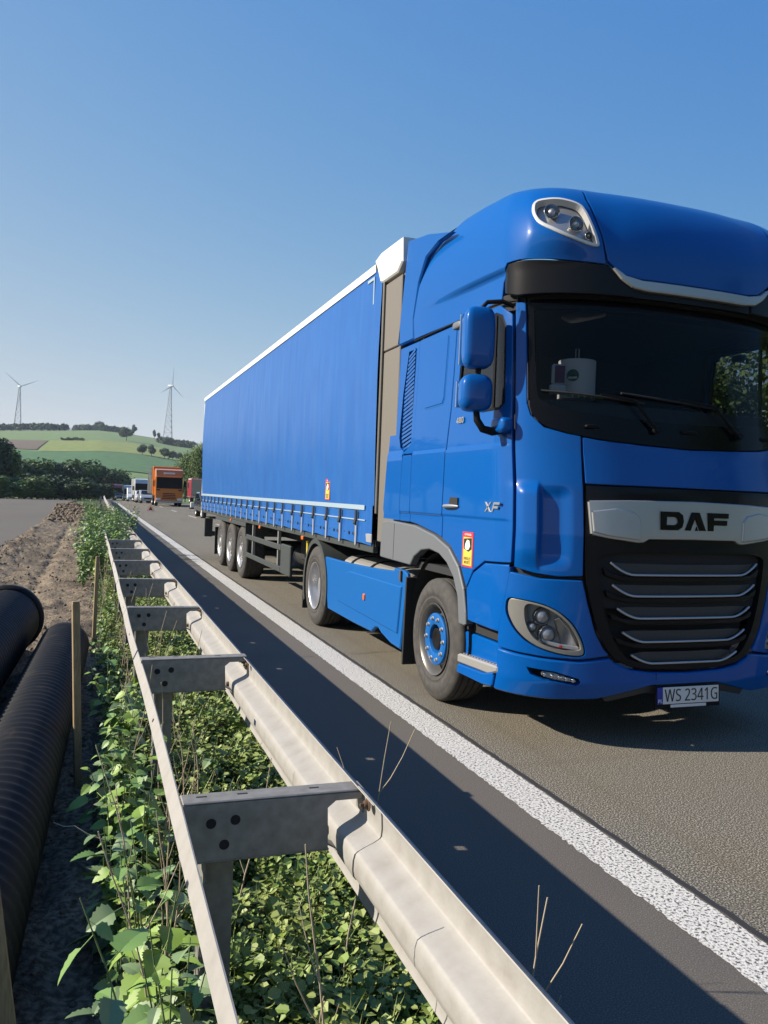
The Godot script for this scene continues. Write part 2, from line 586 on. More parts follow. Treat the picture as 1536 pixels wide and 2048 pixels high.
	mat("white_cab", al(0.66, 0.68, 0.7), 0.35, 0.0, 0.6)
	mat("red_paint", al(0.42, 0.012, 0.03), 0.35, 0.0, 0.6)
	m = mat("dark_tarp", al(0.035, 0.044, 0.052), 0.95)
	m.metallic_specular = 0.05
	mat("car_dark", al(0.02, 0.028, 0.04), 0.25, 0.2, 0.8)
	mat("car_silver", al(0.5, 0.52, 0.54), 0.3, 0.3, 0.7)
	m = mat("car_glass", al(0.01, 0.014, 0.02), 0.08)
	m.metallic_specular = 0.2
	mat("lamp_white", al(0.85, 0.87, 0.9), 0.15)
	mat("tower_steel", al(0.30, 0.33, 0.36), 0.6)
	mat("blade_white", al(0.72, 0.73, 0.74), 0.5)

# ---------------------------------------------------------------- ground
func gy(z: float) -> float:
	return 0.0 if z > -85.0 else -0.013 * min(-85.0 - z, 190.0)

func strip(x0, x1, zs: Array, y: float, colf = null, xs := 1) -> B:
	var b := B.new()
	b.with_c = colf != null
	for i in zs.size() - 1:
		for j in xs:
			var xa = lerp(float(x0), float(x1), float(j) / xs)
			var xb = lerp(float(x0), float(x1), float(j + 1) / xs)
			var p = [Vector3(xa, y + gy(zs[i]), zs[i]), Vector3(xb, y + gy(zs[i]), zs[i]), Vector3(xb, y + gy(zs[i + 1]), zs[i + 1]), Vector3(xa, y + gy(zs[i + 1]), zs[i + 1])]
			b.face(p, Vector3.UP)
			if colf != null:
				var cc = []
				for k in p: cc.append(colf.call(k))
				# face() laid two triangles, in the order below or its mirror
				var base = b.v.size() - 6
				for k in 6:
					var best = 0
					for s in 4:
						if b.v[base + k].distance_squared_to(p[s]) < b.v[base + k].distance_squared_to(p[best]): best = s
					b.c[base + k] = cc[best]
	return b

func zlist(steps: Array) -> Array:
	# [[start, end, step], ...]
	var out = []
	for s in steps:
		var z = s[0]
		while z > s[1] + 1e-4:
			out.append(z); z -= s[2]
	out.append(steps[-1][1])
	return out

var dn1 := fnl(101, 0.35, 3)
var dn2 := fnl(102, 1.6, 3)
var dn3 := fnl(103, 7.0, 2)

func dirt_y(x: float, z: float) -> float:
	var y = -0.03 + 0.05 * dn1.get_noise_2d(x * 3.0, z * 3.0) + 0.035 * dn2.get_noise_2d(x * 2.0, z * 2.0) + 0.014 * dn3.get_noise_2d(x * 2.0, z * 2.0)
	y += 0.16 * exp(-pow((x + 1.85 + 0.25 * dn1.get_noise_2d(z, 9.0)) / 0.35, 2.0)) * (0.5 + 0.8 * dn1.get_noise_2d(z * 4.0, 3.0))
	# spoil heaps further on
	y += 0.35 * exp(-pow((z + 55.0) / 7.0, 2.0) - pow((x + 1.0) / 1.6, 2.0)) * (1.0 + 0.7 * dn1.get_noise_2d(x * 5.0, z * 5.0))
	y += 0.25 * exp(-pow((z + 44.0) / 5.0, 2.0) - pow((x + 0.2) / 0.8, 2.0)) * (1.0 + 0.8 * dn1.get_noise_2d(x * 6.0, z * 4.0))
	# ruts of the digger
	y -= 0.05 * exp(-pow((x + 0.85 + 0.12 * dn1.get_noise_2d(z * 1.3, 50.0)) / 0.1, 2.0)) * ss(-9.0, -12.0, z)
	y -= 0.04 * ss(0.0, 0.25, x)
	return y

func make_setting():
	var far_rows = zlist([[60.0, 6.0, 6.0], [6.0, -30.0, 1.0], [-30.0, -90.0, 3.0], [-90.0, -275.0, 10.0]])
	var pn = fnl(7, 0.25, 4)
	var pn2 = fnl(9, 0.9, 3)
	var tone = func(p):
		var k = 1.0 + 0.26 * pn.get_noise_2d(p.x * 1.6, p.z * 0.6) + 0.14 * pn2.get_noise_2d(p.x * 2.0, p.z * 2.0)
		var hue = 0.16 * pn.get_noise_2d(p.x * 1.8 + 40.0, p.z * 1.1)
		return Color(k * (1.0 + 0.5 * hue), k, k * (1.0 - hue))
	var near_rows = zlist([[30.0, 0.0, 3.0], [0.0, -24.0, 0.3], [-24.0, -90.0, 2.0], [-90.0, -275.0, 10.0]])
	struct("road", strip(2.5, 13.0, near_rows, 0.0, tone, 30), M.asphalt)
	struct("hard_shoulder", strip(1.14, 2.5, near_rows, 0.0, tone, 5), M.asphalt_fine)
	# edge line with chipped borders, on the shoulder
	var b := B.new()
	var z = 4.0
	var le = 2.215
	var re = 2.455
	while z > -260.0:
		var st = 0.025 if z > -9.0 else (0.1 if z > -30.0 else 4.0)
		var am = 0.007 if z > -9.0 else 0.005
		var l2 = 2.215 + rr(-am, am)
		var r2 = 2.455 + rr(-am, am) * 0.6
		b.face([Vector3(le, 0.004 + gy(z), z), Vector3(re, 0.004 + gy(z), z), Vector3(r2, 0.004 + gy(z - st), z - st), Vector3(l2, 0.004 + gy(z - st), z - st)], Vector3.UP)
		le = l2; re = r2; z -= st
	struct("edge_line", b, M.road_paint)
	b = B.new()
	z = 4.0
	le = 2.47
	while z > -60.0:
		var l2 = 2.468 + rr(-0.006, 0.006)
		b.face([Vector3(le, 0.003, z), Vector3(le + 0.034, 0.003, z), Vector3(l2 + 0.034, 0.003, z - 0.1), Vector3(l2, 0.003, z - 0.1)], Vector3.UP)
		le = l2; z -= 0.1
	struct("road_joint", b, M.joint_tar)
	# a few cross cracks
	b = B.new()
	for c in [[-7.85, 1.2, 3.8, 0.008], [-19.5, 1.2, 3.4, 0.02], [-30.2, 1.2, 5.5, 0.03]]:
		var x = c[1]
		var zz = c[0]
		while x < c[2]:
			var z2 = zz + rr(-0.02, 0.02) - 0.01
			if x + 0.08 < 2.21 or x > 2.51:
				b.face([Vector3(x, 0.0045, zz), Vector3(x + 0.08, 0.0045, z2), Vector3(x + 0.08, 0.0045, z2 - c[3]), Vector3(x, 0.0045, zz - c[3])], Vector3.UP)
			zz = z2; x += 0.08
	struct("road_crack", b, M.joint_tar)
	b = B.new()
	for k in 18:
		var z0 = -36.0 - k * 12.0 - (0.0 if k else 0.0)
		if z0 < -240.0: break
		b.face([Vector3(5.62, 0.004 + gy(z0), z0), Vector3(5.77, 0.004 + gy(z0), z0), Vector3(5.77, 0.004 + gy(z0 - 4.0), z0 - 4.0), Vector3(5.62, 0.004 + gy(z0 - 4.0), z0 - 4.0)], Vector3.UP)
	for k in 3:
		var z0 = 16.0 - k * 12.0
		b.face([Vector3(5.62, 0.004, z0), Vector3(5.77, 0.004, z0), Vector3(5.77, 0.004, z0 - 4.0), Vector3(5.62, 0.004, z0 - 4.0)], Vector3.UP)
	struct("lane_line", b, M.road_paint)
	b = B.new()
	b.face([Vector3(9.3, 0.004, 60), Vector3(9.5, 0.004, 60), Vector3(9.5, 0.004, -85), Vector3(9.3, 0.004, -85)], Vector3.UP)
	struct("far_edge_line", b, M.road_paint)
	# verge under the guard rail
	b = B.new()
	var vn = fnl(17, 1.5, 3)
	var vf = func(u, v):
		var x = lerp(0.05, 1.135, u)
		var zz = lerp(6.0, -90.0, v)
		return Vector3(x, -0.03 + 0.03 * vn.get_noise_2d(x * 3.0, zz) + gy(zz), zz)
	b.grid(vf, 6, 300, Vector3.UP)
	struct("verge", b, M.soil)
	# dug strip
	b = B.new()
	b.with_c = true
	var rows = zlist([[4.0, -2.0, 0.5], [-2.0, -16.0, 0.07], [-16.0, -30.0, 0.2], [-30.0, -75.0, 0.5]])
	var xs = []
	for i in 66: xs.append(0.3 - i * 0.036)
	var cn = fnl(19, 0.5, 3)
	var P = []
	var C = []
	for zz in rows:
		var r = []
		var rc = []
		for x in xs:
			r.append(Vector3(x, dirt_y(x, zz), zz))
			var k = 0.95 + 0.3 * cn.get_noise_2d(x * 2.5, zz * 1.2)
			var wet = ss(0.12, 0.32, cn.get_noise_2d(x * 1.5 + 70.0, zz * 0.6))
			rc.append(Color(k, k, k).lerp(Color(0.42, 0.4, 0.39), wet * 0.75))
		P.append(r); C.append(rc)
	for i in rows.size() - 1:
		for j in xs.size() - 1:
			for o in [[[0, 0], [1, 0], [1, 1]], [[0, 0], [1, 1], [0, 1]]]:
				var pp = []
				for e in o: pp.append(P[i + e[0]][j + e[1]])
				var ns = []
				for e in o:
					var a = i + e[0]
					var d = j + e[1]
					ns.append((P[min(a + 1, rows.size() - 1)][d] - P[max(a - 1, 0)][d]).cross(P[a][min(d + 1, 65)] - P[a][max(d - 1, 0)]).normalized() * -1.0)
				for k in 3:
					if ns[k].y < 0.0: ns[k] = -ns[k]
				var s0 = b.v.size()
				b.t(pp[0], pp[1], pp[2], ns[0], ns[1], ns[2])
				if b.v.size() > s0:
					for k in 3:
						for m2 in 3:
							if b.v[s0 + k] == pp[m2]: b.c[s0 + k] = C[i + o[m2][0]][j + o[m2][1]]
	struct("dirt_strip", b, M.dirt)
	# clods and stones on it, too many to count
	var sm = []
	for k in 3:
		var cb := B.new()
		var f = fnl(200 + k, 0.9, 2)
		var sph = func(u, v):
			var th = u * TAU
			var ph = v * PI
			var d = Vector3(sin(ph) * cos(th), cos(ph), sin(ph) * sin(th))
			return d * (0.8 + 0.5 * f.get_noise_3d(d.x, d.y, d.z)) * Vector3(1.0, 0.7, 1.0)
		cb.grid(sph, 9, 6, func(p): return p)
		sm.append(cb.mesh())
	for k in 3:
		var mm := MultiMesh.new()
		mm.transform_format = MultiMesh.TRANSFORM_3D
		mm.mesh = sm[k]
		var L = []
		for i in 2600:
			var zz = -1.5 - 26.0 * pow(rng.randf(), 1.4)
			var x = rr(-2.05, 0.2)
			if rng.randf() < 0.35: x = -1.85 + rr(-0.3, 0.3)
			if dn1.get_noise_2d(x * 4.0 + 31.0, zz * 4.0) < -0.05 and rng.randf() < 0.75: continue
			var s = 0.006 + 0.03 * pow(rng.randf(), 4.0)
			L.append(Transform3D(Basis(Vector3(rr(-1, 1), rr(-1, 1), rr(-1, 1)).normalized(), rr(0, TAU)).scaled(Vector3.ONE * s), Vector3(x, dirt_y(x, zz) + s * 0.2, zz)))
		for i in 500:
			var zz = rr(-38, -64)
			var x = rr(-2.0, 0.3)
			var s = rr(0.03, 0.14)
			L.append(Transform3D(Basis(Vector3(rr(-1, 1), rr(-1, 1), rr(-1, 1)).normalized(), rr(0, TAU)).scaled(Vector3.ONE * s), Vector3(x, dirt_y(x, zz) + s * 0.1, zz)))
		mm.instance_count = L.size()
		for i in L.size(): mm.set_instance_transform(i, L[i])
		var mi := MultiMeshInstance3D.new()
		mi.multimesh = mm
		mi.material_override = M.clod
		mi.name = numbered("earth_clods")
		add_child(mi)
		tag(mi, ["small brown clods of earth scattered on the dug strip", "tiny crumbs of dry earth strewn over the dug strip", "larger lumps of earth and stones on the dug strip"][k], "clods", "", "stuff")
	# the closed carriageway on the other side
	struct("side_road", strip(-16.0, -1.98, far_rows.filter(func(q): return q > -130.0), -0.02, tone, 8), M.asphalt_fine)
	# base sheet and the hill
	b = B.new()
	var gr = [[-900.0, -16.0], [-16.0, -1.9], [-1.9, 13.0], [13.0, 1100.0]]
	for i in far_rows.size() - 1:
		for g in gr:
			b.face([Vector3(g[0], -0.12 + gy(far_rows[i]), far_rows[i]), Vector3(g[1], -0.12 + gy(far_rows[i]), far_rows[i]), Vector3(g[1], -0.12 + gy(far_rows[i + 1]), far_rows[i + 1]), Vector3(g[0], -0.12 + gy(far_rows[i + 1]), far_rows[i + 1])], Vector3.UP)
	b.face([Vector3(-900, -0.12, 700), Vector3(1100, -0.12, 700), Vector3(1100, -0.12, 60), Vector3(-900, -0.12, 60)], Vector3.UP)
	struct("ground", b, M.grass)
	b = B.new()
	b.grid(func(u, v): return hill(lerp(-1.6, 1.9, u), lerp(270.0, 2600.0, v * v)), 120, 60, Vector3.UP)
	struct("hill", b, M.field_pale)
	var fields = [["field_dark", -0.20, 0.14, 385.0, 505.0], ["field_mid", -0.053, 0.088, 507.0, 640.0], ["field_brown", -0.105, -0.055, 520.0, 640.0], ["field_pale", 0.09, 0.2, 507.0, 690.0], ["field_dark", 0.14, 0.3, 390.0, 470.0], ["meadow", 0.035, 0.075, 300.0, 345.0]]
	for f in fields:
		b = B.new()
		b.grid(func(u, v):
			var d = lerp(float(f[3]), float(f[4]), v)
			var uu = lerp(float(f[1]), float(f[2]), u) + (v - 0.5) * 0.012
			return hill(uu, d + 8.0 * sin(uu * 40.0)) + Vector3(0, 0.35, 0), 40, 16, Vector3.UP)
		struct("field", b, M[f[0]])

func hill(u: float, d: float) -> Vector3:
	var pr = tab([260, 300, 400, 500, 600, 700, 800, 900, 1000, 1150, 1400, 2600], [-3.0, 0.0, 11.0, 21.0, 31.0, 41.0, 50.5, 59.5, 65.5, 68.5, 61.0, 20.0], d)
	var m = tab([-1.6, -0.5, -0.12, -0.06, 0.006, 0.05, 0.09, 0.14, 0.3, 0.8, 1.9], [0.5, 0.75, 0.88, 0.94, 1.0, 0.96, 0.87, 0.8, 0.7, 0.55, 0.5], u)
	if d < 300.0: m = 1.0
	return Vector3(u * d, pr * m + (gy(-d) if d < 300.0 else lerp(gy(-300.0), 0.0, clamp((d - 300.0) / 200.0, 0.0, 1.0))), -d)

# ---------------------------------------------------------------- guard rail
func chaikin(p: Array, times := 1) -> Array:
	for k in times:
		var o = [p[0]]
		for i in p.size() - 1:
			o.append(p[i].lerp(p[i + 1], 0.25)); o.append(p[i].lerp(p[i + 1], 0.75))
		o.append(p[-1])
		p = o
	return p

func sheet(b: B, prof: Array, z0: float, z1: float, th: float, dx := 0.0, slots = []):
	# folded sheet steel: profile in x,y, drawn out from z0 to z1; slots are [segment index, z centre, half length]
	var m = prof.size()
	var nn = []
	for i in m:
		var d = (prof[min(i + 1, m - 1)] - prof[max(i - 1, 0)]).normalized()
		nn.append(Vector2(d.y, -d.x))
	for i in m - 1:
		var cuts = [[z0, z1]]
		for s in slots:
			if s[0] == i:
				var nc = []
				for c in cuts:
					if s[1] < c[0] and s[1] > c[1]:
						nc.append([c[0], s[1] + s[2]]); nc.append([s[1] - s[2], c[1]])
					else: nc.append(c)
				cuts = nc
		for c in cuts:
			for sd in [-1.0, 1.0]:
				var o = 0.0 if sd < 0 else th
				var a = prof[i] + nn[i] * o + Vector2(dx, 0)
				var d = prof[i + 1] + nn[i + 1] * o + Vector2(dx, 0)
				var na = Vector3(nn[i].x, nn[i].y, 0) * sd
				var nd = Vector3(nn[i + 1].x, nn[i + 1].y, 0) * sd
				b.q(Vector3(a.x, a.y, c[0]), Vector3(d.x, d.y, c[0]), Vector3(d.x, d.y, c[1]), Vector3(a.x, a.y, c[1]), na, nd, nd, na)
			for e in [0, 1]:
				var a = prof[i] + Vector2(dx, 0)
				var d = prof[i + 1] + Vector2(dx, 0)
				b.face([Vector3(a.x, a.y, c[e]), Vector3(d.x, d.y, c[e]), Vector3(d.x + nn[i + 1].x * th, d.y + nn[i + 1].y * th, c[e]), Vector3(a.x + nn[i].x * th, a.y + nn[i].y * th, c[e])], Vector3(0, 0, 1.0 if e == 0 else -1.0))
	for e in [0, m - 1]:
		var a = prof[e] + Vector2(dx, 0)
		var d = a + nn[e] * th
		b.face([Vector3(a.x, a.y, z0), Vector3(d.x, d.y, z0), Vector3(d.x, d.y, z1), Vector3(a.x, a.y, z1)], Vector3(0, 1.0 if e == 0 else -1.0, 0))

func disc(b: B, ce: Vector3, nrm: Vector3, r: float, h: float, k := 12):
	var y = nrm.normalized()
	var x = y.cross(Vector3(0.3, 0.9, 0.2)).normalized()
	b.lathe([Vector2(r, 0), Vector2(r, h * 0.7), Vector2(r * 0.8, h), Vector2(0.0005, h)], k, Basis(x, y, x.cross(y)), ce)

func make_guard_rail():
	var g = thing("guard_rail", "weathered galvanised steel guard rail on short posts beside the edge line", "guard rail")
	var prof = [Vector2(0.792, 0.752), Vector2(0.806, 0.745), Vector2(0.818, 0.735), Vector2(0.822, 0.66), Vector2(0.81, 0.645), Vector2(0.752, 0.622), Vector2(0.737, 0.61), Vector2(0.735, 0.555), Vector2(0.75, 0.538), Vector2(0.81, 0.515), Vector2(0.822, 0.50), Vector2(0.82, 0.43), Vector2(0.812, 0.405)]
	var pf = chaikin(prof, 1)
	var mid = 0
	for i in pf.size() - 1:
		if abs((pf[i].y + pf[i + 1].y) * 0.5 - 0.583) < 0.012: mid = i
	var sect = 0
	var z0 = 1.64
	while z0 > -38.0:
		var b := B.new()
		var sl = []
		for k in 3: sl.append([mid, z0 - 1.333 * (k + (0.0 if k else 0.0)) - (0.0 if k else 99.0), 0.022])
		var bend = 0.0
		sheet(b, pf, z0 + 0.16, z0 - 4.0, 0.003, 0.0 if sect % 2 else 0.0045, sl)
		if z0 < -24.0:
			pass
		obj("beam_section", b, M.zinc, g)
		z0 -= 4.0
		sect += 1
	# from there the rail bends away with the road
	var sp_mesh: ArrayMesh
	var web := B.new()
	# spacer: channel with three holes in its web, its top flange reaching over to the beam
	var zz = 0.0
	web.prism([Vector2(0.262, 0.575), Vector2(0.70, 0.575), Vector2(0.695, 0.70), Vector2(0.72, 0.72), Vector2(0.80, 0.72), Vector2(0.805, 0.742), Vector2(0.262, 0.742)], -0.003, 0.003, Transform3D.IDENTITY, 0.001)
	web.box(Vector3(0.537, 0.746, -0.034), Vector3(0.55, 0.007, 0.075), 0.003)
	web.box(Vector3(0.484, 0.572, -0.034), Vector3(0.44, 0.006, 0.072), 0.002)
	web.box(Vector3(0.809, 0.71, -0.034), Vector3(0.006, 0.075, 0.06), 0.002)
	web.box(Vector3(0.728, 0.57, -0.03), Vector3(0.09, 0.005, 0.05), 0.002, Basis(Vector3(0, 0, 1), -0.5))
	sp_mesh = web.mesh()
	var hole := B.new()
	disc(hole, Vector3(0, 0, 0.0031), Vector3(0, 0, 1), 0.015, 0.0008, 14)
	var hole_mesh = hole.mesh()
	hole = B.new()
	hole.box(Vector3(0, 0.7498, -0.04), Vector3(0.03, 0.0012, 0.009))
	var slot_mesh = hole.mesh()
	var post := B.new()
	post.prism([Vector2(0.365, -0.06), Vector2(0.365, 0.06), Vector2(0.372, 0.06), Vector2(0.372, 0.0), Vector2(0.455, 0.0), Vector2(0.455, 0.045), Vector2(0.462, 0.045), Vector2(0.462, -0.007), Vector2(0.372, -0.007), Vector2(0.372, -0.06)], -0.15, 0.60, Transform3D(Basis(Vector3(1, 0, 0), Vector3(0, 0, -1), Vector3(0, 1, 0)), Vector3(-0.03, 0, -0.075)), 0.0)
	var post_mesh = post.mesh()
	var bolt := B.new()
	disc(bolt, Vector3(0.8, 0.722, -0.034), Vector3(-1, 0, 0), 0.013, 0.014, 6)
	disc(bolt, Vector3(0.802, 0.722, -0.034), Vector3(-1, 0, 0), 0.02, 0.005, 12)
	bolt.tube([Vector3(0.80, 0.722, -0.034), Vector3(0.775, 0.722, -0.034)], 0.006, 8)
	var bolt2 := B.new()
	disc(bolt2, Vector3(0.733, 0.585, -0.1), Vector3(-1, 0, 0), 0.014, 0.014, 6)
	for k in 16:
		var z = 1.64 - 2.0 * k
		if z > 0.5: continue
		var s = inst("spacer", sp_mesh, M.zinc_grey, g)
		s.position = Vector3(rr(-0.004, 0.004), rr(-0.004, 0.004), z)
		s.rotation.z = rr(-0.012, 0.012)
		for q in [[0.345, 0.685], [0.415, 0.69], [0.385, 0.62]]:
			inst("bolt_hole", hole_mesh, M.hole_dark, s).position = Vector3(q[0], q[1], 0)
		for q in [0.32, 0.44, 0.66]:
			inst("slot_hole", slot_mesh, M.hole_dark, s).position = Vector3(q, 0, 0)
		var p = inst("post", post_mesh, M.zinc_grey, g)
		p.position = Vector3(0, 0, z)
		for o in [[bolt, Vector3(0, 0, 0)], [bolt2, Vector3.ZERO], [bolt, Vector3(0, 0.004, 0.12)]]:
			var bo = inst("bolt", o[0].mesh(), M.rusty_bolt, g)
			bo.position = Vector3(0, 0, z) + o[1]
	# flat tie strap along the back of the spacers, a little twisted between them
	for k in 15:
		var za = 1.64 - 2.0 * k
		var b := B.new()
		var tw = rr(-0.2, 0.2)
		var sag = rr(-0.006, 0.006)
		var sf = func(u, v):
			var z = za - 2.0 * u
			var a = -0.42 + 0.6 * tw * sin(PI * u)
			var x = 0.252 + sag * sin(PI * u)
			var y = 0.712 + 0.002 * sin(u * TAU + k * 1.7)
			return Vector3(x, y, z) + Vector3(-sin(a), cos(a), 0) * (v - 0.5) * 0.056
		b.grid(sf, 24, 2, Vector3(-1, 0.4, 0))
		b.grid(func(u, v): return sf.call(u, v) + Vector3(0.004, -0.001, 0), 24, 2, Vector3(1, -0.4, 0))
		for v in [0.0, 1.0]:
			b.grid(func(u, w): return sf.call(u, v) + Vector3(0.004, -0.001, 0) * w, 24, 1, Vector3(0, v - 0.5, 0))
		var st = obj("tie_strap", b, M.zinc, g)
		var hb := B.new()
		disc(hb, sf.call(0.5, 0.5) + Vector3(-0.002, 0.0006, 0), Vector3(-1, 0.3, 0), 0.008, 0.001, 10)
		obj("bolt_hole", hb, M.hole_dark, st)
	# the rail further on, bending left
	var far = thing("far_guard_rail", "distant stretch of pale guard rail swinging away past the tall weeds", "guard rail")
	var pts = []
	for k in 24:
		var z = -38.16 - k * 4.0
		pts.append(Vector3(0.8 + 0.0006 * pow(max(0.0, -38.0 - z), 1.6), gy(z), z))
	for k in 23:
		var b := B.new()
		var a = pts[k]
		var d = pts[k + 1]
		for i in range(0, prof.size() - 1):
			var pa = Vector3(prof[i].x - 0.8, prof[i].y, 0)
			var pb = Vector3(prof[i + 1].x - 0.8, prof[i + 1].y, 0)
			b.face([a + pa, a + pb, d + pb, d + pa], Vector3(-1, 0.3, 0))
		obj("beam_section", b, M.zinc, far)
		b = B.new()
		b.box(a + Vector3(-0.35, 0.3, 0), Vector3(0.1, 0.65, 0.06))
		obj("post", b, M.zinc_grey, far)

# ---------------------------------------------------------------- pipes and stakes
func make_pipe(called, label, r: float, lat: float, z0: float, z1: float, collar: bool, collar_in):
	var dir = Vector3(0.0354, 0, -0.99937)
	var side = Vector3(0.99937, 0, 0.0354)
	var o = side * lat + Vector3(0, r + 0.005, 0)
	var g = thing(called, label, "pipe", o + dir * (-z1))
	var bs = Basis(side, dir, Vector3.UP)   # lathe axis along the pipe
	bs = Basis(side, dir, side.cross(dir))
	var L = z0 - z1
	var pr = []
	var s = -L
	var pitch = 0.088
	while s < -0.14:
		var ph = fposmod(s, pitch) / pitch
		pr.append(Vector2(r - 0.011 * pow(0.5 - 0.5 * cos(ph * TAU), 0.8), s))
		s += pitch / 8.0
	pr.append(Vector2(r, -0.13)); pr.append(Vector2(r, -0.02)); pr.append(Vector2(r - 0.008, 0.0)); pr.append(Vector2(r - 0.03, 0.0)); pr.append(Vector2(r - 0.036, -0.01)); pr.append(Vector2(r - 0.036, -L))
	var b := B.new()
	b.lathe(pr, 56, bs)
	obj("ribbed_wall", b, M.pipe, g)
	if collar:
		b = B.new()
		b.lathe([Vector2(r + 0.002, -0.2), Vector2(r + 0.028, -0.185), Vector2(r + 0.034, -0.17), Vector2(r + 0.034, -0.12), Vector2(r + 0.022, -0.115), Vector2(r + 0.022, -0.02), Vector2(r + 0.016, 0.004), Vector2(r - 0.008, 0.006), Vector2(r - 0.02, 0.0)], 56, bs)
		obj("socket_collar", b, M.pipe, g)

func make_stake(label, foot: Vector3, top: Vector3, w: float):
	var g = thing("wooden_stake", label, "stake", foot, 0.0, "marker stakes")
	var b := B.new()
	var d = (top - foot)
	b.bar(Vector3.ZERO - d.normalized() * 0.1, d - d.normalized() * 0.006, w, w * 0.8, Vector3(0.2, 0, 1), 0.003)
	obj("shaft", b, M.wood, g)
	b = B.new()
	b.bar(d - d.normalized() * 0.006, d + d.normalized() * 0.004, w * 0.96, w * 0.76, Vector3(0.2, 0, 1), 0.003)
	obj("cut_end", b, M.wood, g)

# ---------------------------------------------------------------- weeds
func leaf_mesh(teeth: int, wide: float, fold: float) -> ArrayMesh:
	# toothed leaf of length 1 lying along +z, folded along its midrib and drooping at the tip
	var b := B.new()
	var edge = []
	var m = teeth * 2 + 2
	for i in m + 1:
		var t = float(i) / m
		var w = wide * pow(sin(PI * pow(t, 0.62)), 0.8)
		if i % 2 == 1 and i < m: w *= 1.12
		elif i > 0 and i < m: w *= 0.92
		edge.append(Vector2(w, t))
	var pos = func(x, t): return Vector3(x, abs(x) * fold - 0.25 * t * t + 0.012 * sin(t * 9.0) * abs(x) / wide, t)
	for sd in [-1.0, 1.0]:
		for i in m:
			var a = pos.call(0.0, edge[i].y)
			var c = pos.call(0.0, edge[i + 1].y)
			var d = pos.call(sd * edge[i + 1].x, edge[i + 1].y)
			var e = pos.call(sd * edge[i].x, edge[i].y)
			if i == 0: b.face([a, d, c], Vector3.UP)
			elif i == m - 1: b.face([a, e, c], Vector3.UP)
			else: b.face([a, e, d, c], Vector3.UP)
	b.tube([Vector3(0, 0.01, -0.45), Vector3(0, 0.0, 0.0), Vector3(0, -0.03, 0.35)], [0.018, 0.016, 0.006], 4, false)
	return b.mesh()

var leaf_shapes := []
var leaf_data := []

func leaf_xf(at: Vector3, az: float, tilt: float, roll: float, s: float) -> Transform3D:
	var bs = Basis(Vector3.UP, az) * Basis(Vector3.RIGHT, tilt) * Basis(Vector3(0, 0, 1), roll)
	return Transform3D(bs.scaled_local(Vector3.ONE * s), at + bs * Vector3(0, 0, 0.42 * s))

func make_weed(label, at: Vector3, h: float, nst: int, nl: int, size: float, single: bool, group: String):
	var g = thing("leafy_weed", label, "weed", at, 0.0, group)
	var stems := B.new()
	var fol := [B.new(), B.new(), B.new()]
	var mats = [M.leaf_a, M.leaf_b, M.leaf_c]
	for s in nst:
		var az = rr(0, TAU)
		var lean = rr(0.02, 0.3)
		var hh = h * rr(0.65, 1.0)
		var p = []
		var rad = []
		for i in 6:
			var t = i / 5.0
			p.append(Vector3(cos(az) * lean * hh * t * t + 0.02 * cos(az), hh * t - 0.03, sin(az) * lean * hh * t * t + 0.02 * sin(az)))
			rad.append(lerp(0.0045, 0.0016, t))
		stems.tube(p, rad, 5)
		var per = int(ceil(float(nl) / nst))
		var la = rr(0, TAU)
		for i in per:
			var t = lerp(0.12, 1.0, (i + rr(0, 0.5)) / per)
			var k = clamp(t * 5.0, 0.0, 4.999)
			var q = p[int(k)].lerp(p[int(k) + 1], k - int(k))
			la += 2.4 + rr(-0.5, 0.5)
			var sz = size * rr(0.6, 1.15) * (1.0 - 0.45 * ss(0.75, 1.0, t))
			var x = leaf_xf(q, la, rr(-0.45, 0.75), rr(-0.6, 0.6), sz)
			var v = rng.randi() % 3
			var sh = rng.randi() % leaf_shapes.size()
			if single:
				var lf = inst("leaf", leaf_shapes[sh], mats[v], g)
				lf.transform = x
			else:
				var src = leaf_data[sh]
				var bb = fol[v]
				for j in src[0].size():
					bb.v.append(x * src[0][j]); bb.n.append((x.basis * src[1][j]).normalized())
	obj("stems", stems, M.stem_green, g)
	if not single:
		for v in 3:
			if fol[v].v.size() > 0:
				for j in fol[v].v.size(): fol[v].uv.append(Vector2.ZERO)
				var o = obj("foliage", fol[v], mats[v], g)
				o.set_meta("kind", "stuff")
	return g

func make_stalk(label, at: Vector3, h: float, lean: Vector2, twigs: int):
	var g = thing("dry_stalk", label, "stalk", at, 0.0, "dry stalks along the guard rail")
	var b := B.new()
	var p = []
	var rad = []
	for i in 9:
		var t = i / 8.0
		p.append(Vector3(lean.x * h * pow(t, 1.5) + 0.012 * sin(t * 7.0 + at.z), h * t - 0.03, lean.y * h * pow(t, 1.5) + 0.012 * cos(t * 6.0 + at.x)))
		rad.append(lerp(0.0038, 0.0016, t))
	b.tube(p, rad, 5)
	obj("stem", b, M.stalk, g)
	for k in twigs:
		b = B.new()
		var i = 3 + k % 5
		var az = rr(0, TAU)
		var l = h * rr(0.12, 0.28)
		var q = []
		for j in 4:
			var t = j / 3.0
			q.append(p[i] + Vector3(cos(az) * 0.5 * l * t, l * t * (0.6 + 0.4 * t), sin(az) * 0.5 * l * t))
		b.tube(q, [0.002, 0.0018, 0.0015, 0.0012], 4)
		obj("twig", b, M.stalk, g)

